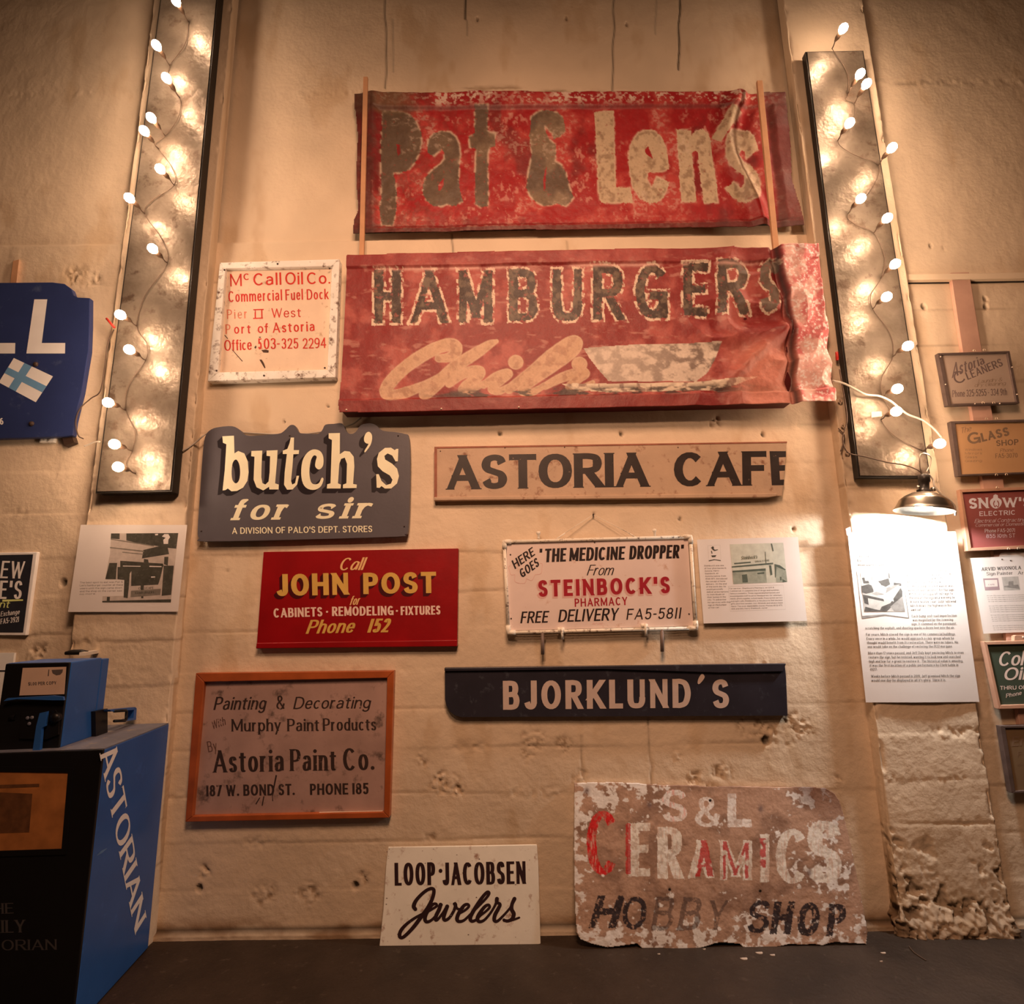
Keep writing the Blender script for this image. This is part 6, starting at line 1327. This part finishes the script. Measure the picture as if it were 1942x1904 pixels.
t, pl = small_framed('framed_sign', 'olive brown sign in a dark frame, lowest of the hanging column', [zt((328, 1078)), (RX - 10, 1372), (RX + 14, 1502), zt((450, 1812))], [zt((385, 1100)), (RX - 20, 1379), (RX + 4, 1494), zt((495, 1790))], M_olive, M_dk)
letters('lettering', text('Ernie', zt((452, 1300)), zt((790, 1280)), 105 / 5.77, St(.2, .14, slant=.15, gap=.1, script=True, n=5)) + text('FORD', zt((520, 1410)), zt((790, 1400)), 52 / 5.77, St(.16, .12, gap=.16, n=3)), pl, M_ob, t)
letters('lettering', text('dealer', zt((515, 1510)), zt((680, 1504)), 30 / 5.77, St(.14, .1, n=3)), pl, M_ob, t)

# ================================================================== NEWSPAPER BOX
p0 = FLOOR.at(281, 1799)                                  # back corner of the side we see
zt_box = wall_plane(-p0.y).at(309, 1371).z                # height of the cabinet
top = Plane((0, 0, zt_box), (0, 0, 1))
pb_ = top.at(309, 1371); pf_ = top.at(184, 1419.5)
dd = (pf_ - pb_); dd.z = 0; depth = dd.length; dd.normalize(); ww = Vector((dd.y, -dd.x, 0)); ww = ww if ww.x < 0 else -ww
def BX(d, w, z): return p0 * 1 + dd * d + ww * w + Vector((0, 0, z))
p0.z = 0
Wb = .52
M_nb = mat('news box blue enamel', (.024, .105, .36), .35, .10, 4, .0004, 30, dirt=(.04, .15, .48), dirt_amt=.05); M_nk = mat('news box black front', (.006, .006, .007), .4, .1); M_nt = mat('dusty blue-grey top', (.16, .17, .22), .6, .2, 8, dirt=(.30, .26, .22), dirt_amt=.25)
M_nw = mat('white vinyl letters', (.86, .84, .82), .45, .03); M_card = mat('pale price card', (.62, .46, .36), .5, .05); M_org = mat('folded orange newsprint', (.36, .14, .04), .6, .25, 12); M_glass_dark = mat('dim lettering', (.055, .052, .055), .5, .1)
t = thing('newspaper_box', BX(depth / 2, Wb / 2, 0), 'blue coin-operated newspaper box with white letters down its side', 'newspaper box')
def bbox(name, d0, d1, w0, w1, z0, z1, m, bv=.004):
    c = [BX(d, w, z) for z in (z0, z1) for d, w in ((d0, w0), (d1, w0), (d1, w1), (d0, w1))]
    o = mesh(name, c, [(3, 2, 1, 0), (4, 5, 6, 7), (0, 1, 5, 4), (1, 2, 6, 5), (2, 3, 7, 6), (3, 0, 4, 7)], m, t)
    bm = bmesh.new(); bm.from_mesh(o.data); bmesh.ops.recalc_face_normals(bm, faces=bm.faces); bm.to_mesh(o.data); bm.free()
    if bv: bevel(o, bv, 2)
    return o
bbox('cabinet', 0, depth, 0, Wb, .004, zt_box - .004, M_nb)
bbox('cabinet_top', .002, depth - .002, .002, Wb - .002, zt_box - .006, zt_box, M_nt, 0)
bbox('front_door', depth - .002, depth + .012, .0, Wb, .004, zt_box - .002, M_nk, .003)
# front graphics
pfront = Plane(BX(depth + .012, 0, 0), dd)
wn = [(-60, 1462), (130, 1465), (118, 1609), (-60, 1615)]
fr_o = [(-90, 1452), (140, 1455), (126, 1620), (-90, 1626)]
for i in range(4):
    j = (i + 1) % 4; px_prism('window_frame', [fr_o[i], fr_o[j], wn[j], wn[i]], pfront, .006, M_nk, t, .004)
px_prism('newspaper', wn, pfront, .003, M_org, t, .001)
letters('newsprint', [[(-60, 1490), (75, 1486), (75, 1492), (-60, 1497)], [(-60, 1500), (62, 1505), (56, 1578), (-60, 1582)]], pfront, mat('dark newsprint photo', (.12, .05, .02), .6, .3, 30), t, .0016)
for s, x0, x1, y in (('THE', -32, 26, 1732), ('DAILY', -44, 48, 1768), ('ASTORIAN', -66, 108, 1801)):
    letters('front_lettering', text(s, (x0, y + 2), (x1, y), 20 if s != 'DAILY' else 24, St(.2, .08, serif=.05, sh=.05, gap=.12, n=5)), pfront, M_glass_dark, t)
# side lettering, reading downwards
pside = Plane(p0, -ww)
zv = zoomed(0, 1380, 3.634)
letters('side_lettering', text('ASTORIAN', zv((686, 190)), zv((930, 1425)), 0, St(.24, .09, serif=.07, sh=.045, gap=.06, n=8), tl=zv((792, 62)), tr=zv((1007, 1300))), pside, M_nw, t, .001)
letters('scuff', brush([(668, 880), (700, 855), (735, 832)], [.8, 2.4, .6], zv), pside, mat('grey scuff', (.10, .22, .46), .5, .2), t, .0008)
# coin mechanism on top
m0 = top.at(172, 1396); m1 = top.at(121, 1417)
rel = lambda p: ((p - p0).dot(dd), (p - p0).dot(ww))
(d0, w0), (d1, w1) = rel(m0), rel(m1); wm = (w0 + w1) / 2; mw = .24
back_plane = Plane(BX(d0, 0, 0), dd)
zm_ = wall_plane(-BX(d1, wm, 0).y).at(138, 1255).z
db = d0 - .05
bbox('coin_mechanism', d0, d1, wm, wm + mw, zt_box - .002, zm_, M_nb, .005)
bbox('mechanism_back', db, d0 + .002, wm - .002, wm + mw, zt_box + .02, zm_ - .006, M_nb, .004)
bbox('mechanism_front', d1 - .002, d1 + .010, wm + .002, wm + mw - .002, zt_box - .001, zm_ - .001, M_nk, .004)
pmf = Plane(BX(d1 + .010, 0, 0), dd); z4 = zoomed(0, 1220, 2.783)
px_prism('price_card', z4((122, 130), (350, 124), (340, 268), (104, 275)), pmf, .003, M_card, t, .002)
letters('card_print', text('$1.00 PER COPY', z4((152, 222)), z4((300, 216)), 17 / 2.783, St(.2, .16, gap=.14, n=2)) + [list(z4((258, 138), (263, 138), (260, 172), (254, 172))), list(z4((275, 140), (335, 137), (332, 152), (320, 165), (300, 168), (280, 158)))], pmf, M_print, t, .0026)
px_prism('rain_lip', z4((42, 300), (60, 286), (300, 272), (352, 278), (356, 296), (300, 296), (110, 290), (60, 298)), pmf, .01, M_nb, t, .022)
px_prism('coin_plate', z4((118, 362), (300, 352), (320, 385), (315, 480), (250, 505), (110, 500)), pmf, .006, M_nk, t, .008)
for x, y in ((155, 392), (178, 390), (164, 422)): c = pmf.at(*z4((x, y)), .010); lathe('coin_slot', [(.0005, .002), (.006, .002), (.007, 0)], frame_to(c, dd), M_nt, t, 10)
px_prism('pull_handle', z4((236, 362), (272, 354), (262, 430), (246, 440), (236, 560), (205, 640), (188, 644), (205, 520), (218, 430)), pmf, .014, M_nb, t, .028)
c = pmf.at(*z4((302, 390)), .012); lathe('lock', [(.0005, .010), (.016, .009), (.019, 0), (.019, -.012)], frame_to(c, dd), M_nk, t, 18)
c = pmf.at(*z4((68, 390)), .0); lathe('side_knob', [(.0005, .012), (.010, .010), (.010, -.01)], frame_to(c, ww), M_nk, t, 12)
# return bin and loop on the side of the mechanism
pms = Plane(BX(0, wm, 0), -ww)
px_prism('return_bin', z4((480, 360), (545, 345), (545, 480), (482, 492)), pms, .02, M_nk, t, .018)
px_prism('door_bracket', z4((520, 352), (660, 338), (668, 345), (655, 352), (545, 362), (530, 362)), pms, .03, M_nb, t, .045); px_prism('door_bracket', z4((655, 345), (668, 345), (664, 405), (612, 412), (612, 404), (650, 395)), pms, .03, M_nb, t, .045)
lp = [pms.at(*z4(q), .045) for q in ((545, 360), (608, 356), (612, 362), (610, 404), (604, 410), (545, 412))]; tube('bracket_loop', lp, .006, M_nk, t, 8)
# tool lying on the mechanism
tp = Plane((0, 0, zm_ + .010), (0, 0, 1))
M_toolk = mat('black tool grip', (.015, .013, .012), .5, .2); M_toolw = mat('pale tool strip', (.75, .68, .58), .4, .08)
c = tp.at(148, 1237); tt = thing('hand_tool', (c.x, c.y, zm_), 'black-handled tool with a pale strip lying on top of the newspaper box', 'tool')
q0, q1, q2 = tp.at(124, 1239), tp.at(166, 1238), tp.at(201, 1232)
tube('grip', [q0, q0 * .7 + q1 * .3 + Vector((0, 0, .004)), q0 * .3 + q1 * .7 + Vector((0, 0, .004)), q1], [.008, .0125, .0125, .009], M_toolk, tt, 12)
s_ = (q2 - q1).normalized(); n_ = Vector((-s_.y, s_.x, 0)) * .012; a_ = q1 - s_ * .06
prism('strip', [a_ - n_ + Vector((0, 0, .006)), q2 - n_ + Vector((0, 0, .006)), q2 + n_ + Vector((0, 0, .006)), a_ + n_ + Vector((0, 0, .006))], [a_ - n_ - Vector((0, 0, .009)), q2 - n_ - Vector((0, 0, .009)), q2 + n_ - Vector((0, 0, .009)), a_ + n_ - Vector((0, 0, .009))], M_toolw, tt)

# ---- bits on the floor
fw = [tuple(FLOOR.at(*q, .003)) for q in ((1724, 1796), (1732, 1806), (1744, 1815), (1757, 1823))]
cable('loose_wire', 'thin dark wire lying on the floor at the foot of the crumbling pilaster', fw, .0022, M_wire, 'wire')
M_chipw = mat('pale paint flakes', (.55, .46, .38), .6, .1)
for i, (x, y) in enumerate(((1250, 1810), (1441, 1808), (1466, 1812), (1336, 1801), (1412, 1819), (1676, 1808), (1672, 1824))):
    r = .005 + .004 * ((i * 5) % 3); v = []
    for k in range(7): a = k * 2 * math.pi / 7; v.append(FLOOR.at(x, y) + Vector((r * (1 + .5 * ((k * 3) % 2)) * math.cos(a), .6 * r * math.sin(a), .0022 + .0012 * (k % 2))))
    o = prism('paint_flake', v, [p - Vector((0, 0, p.z - .0002)) for p in v], M_chipw); tag(o, 'pale paint flake on the dark floor in front of the large peeling board', 'flake', 'paint flakes on the floor')
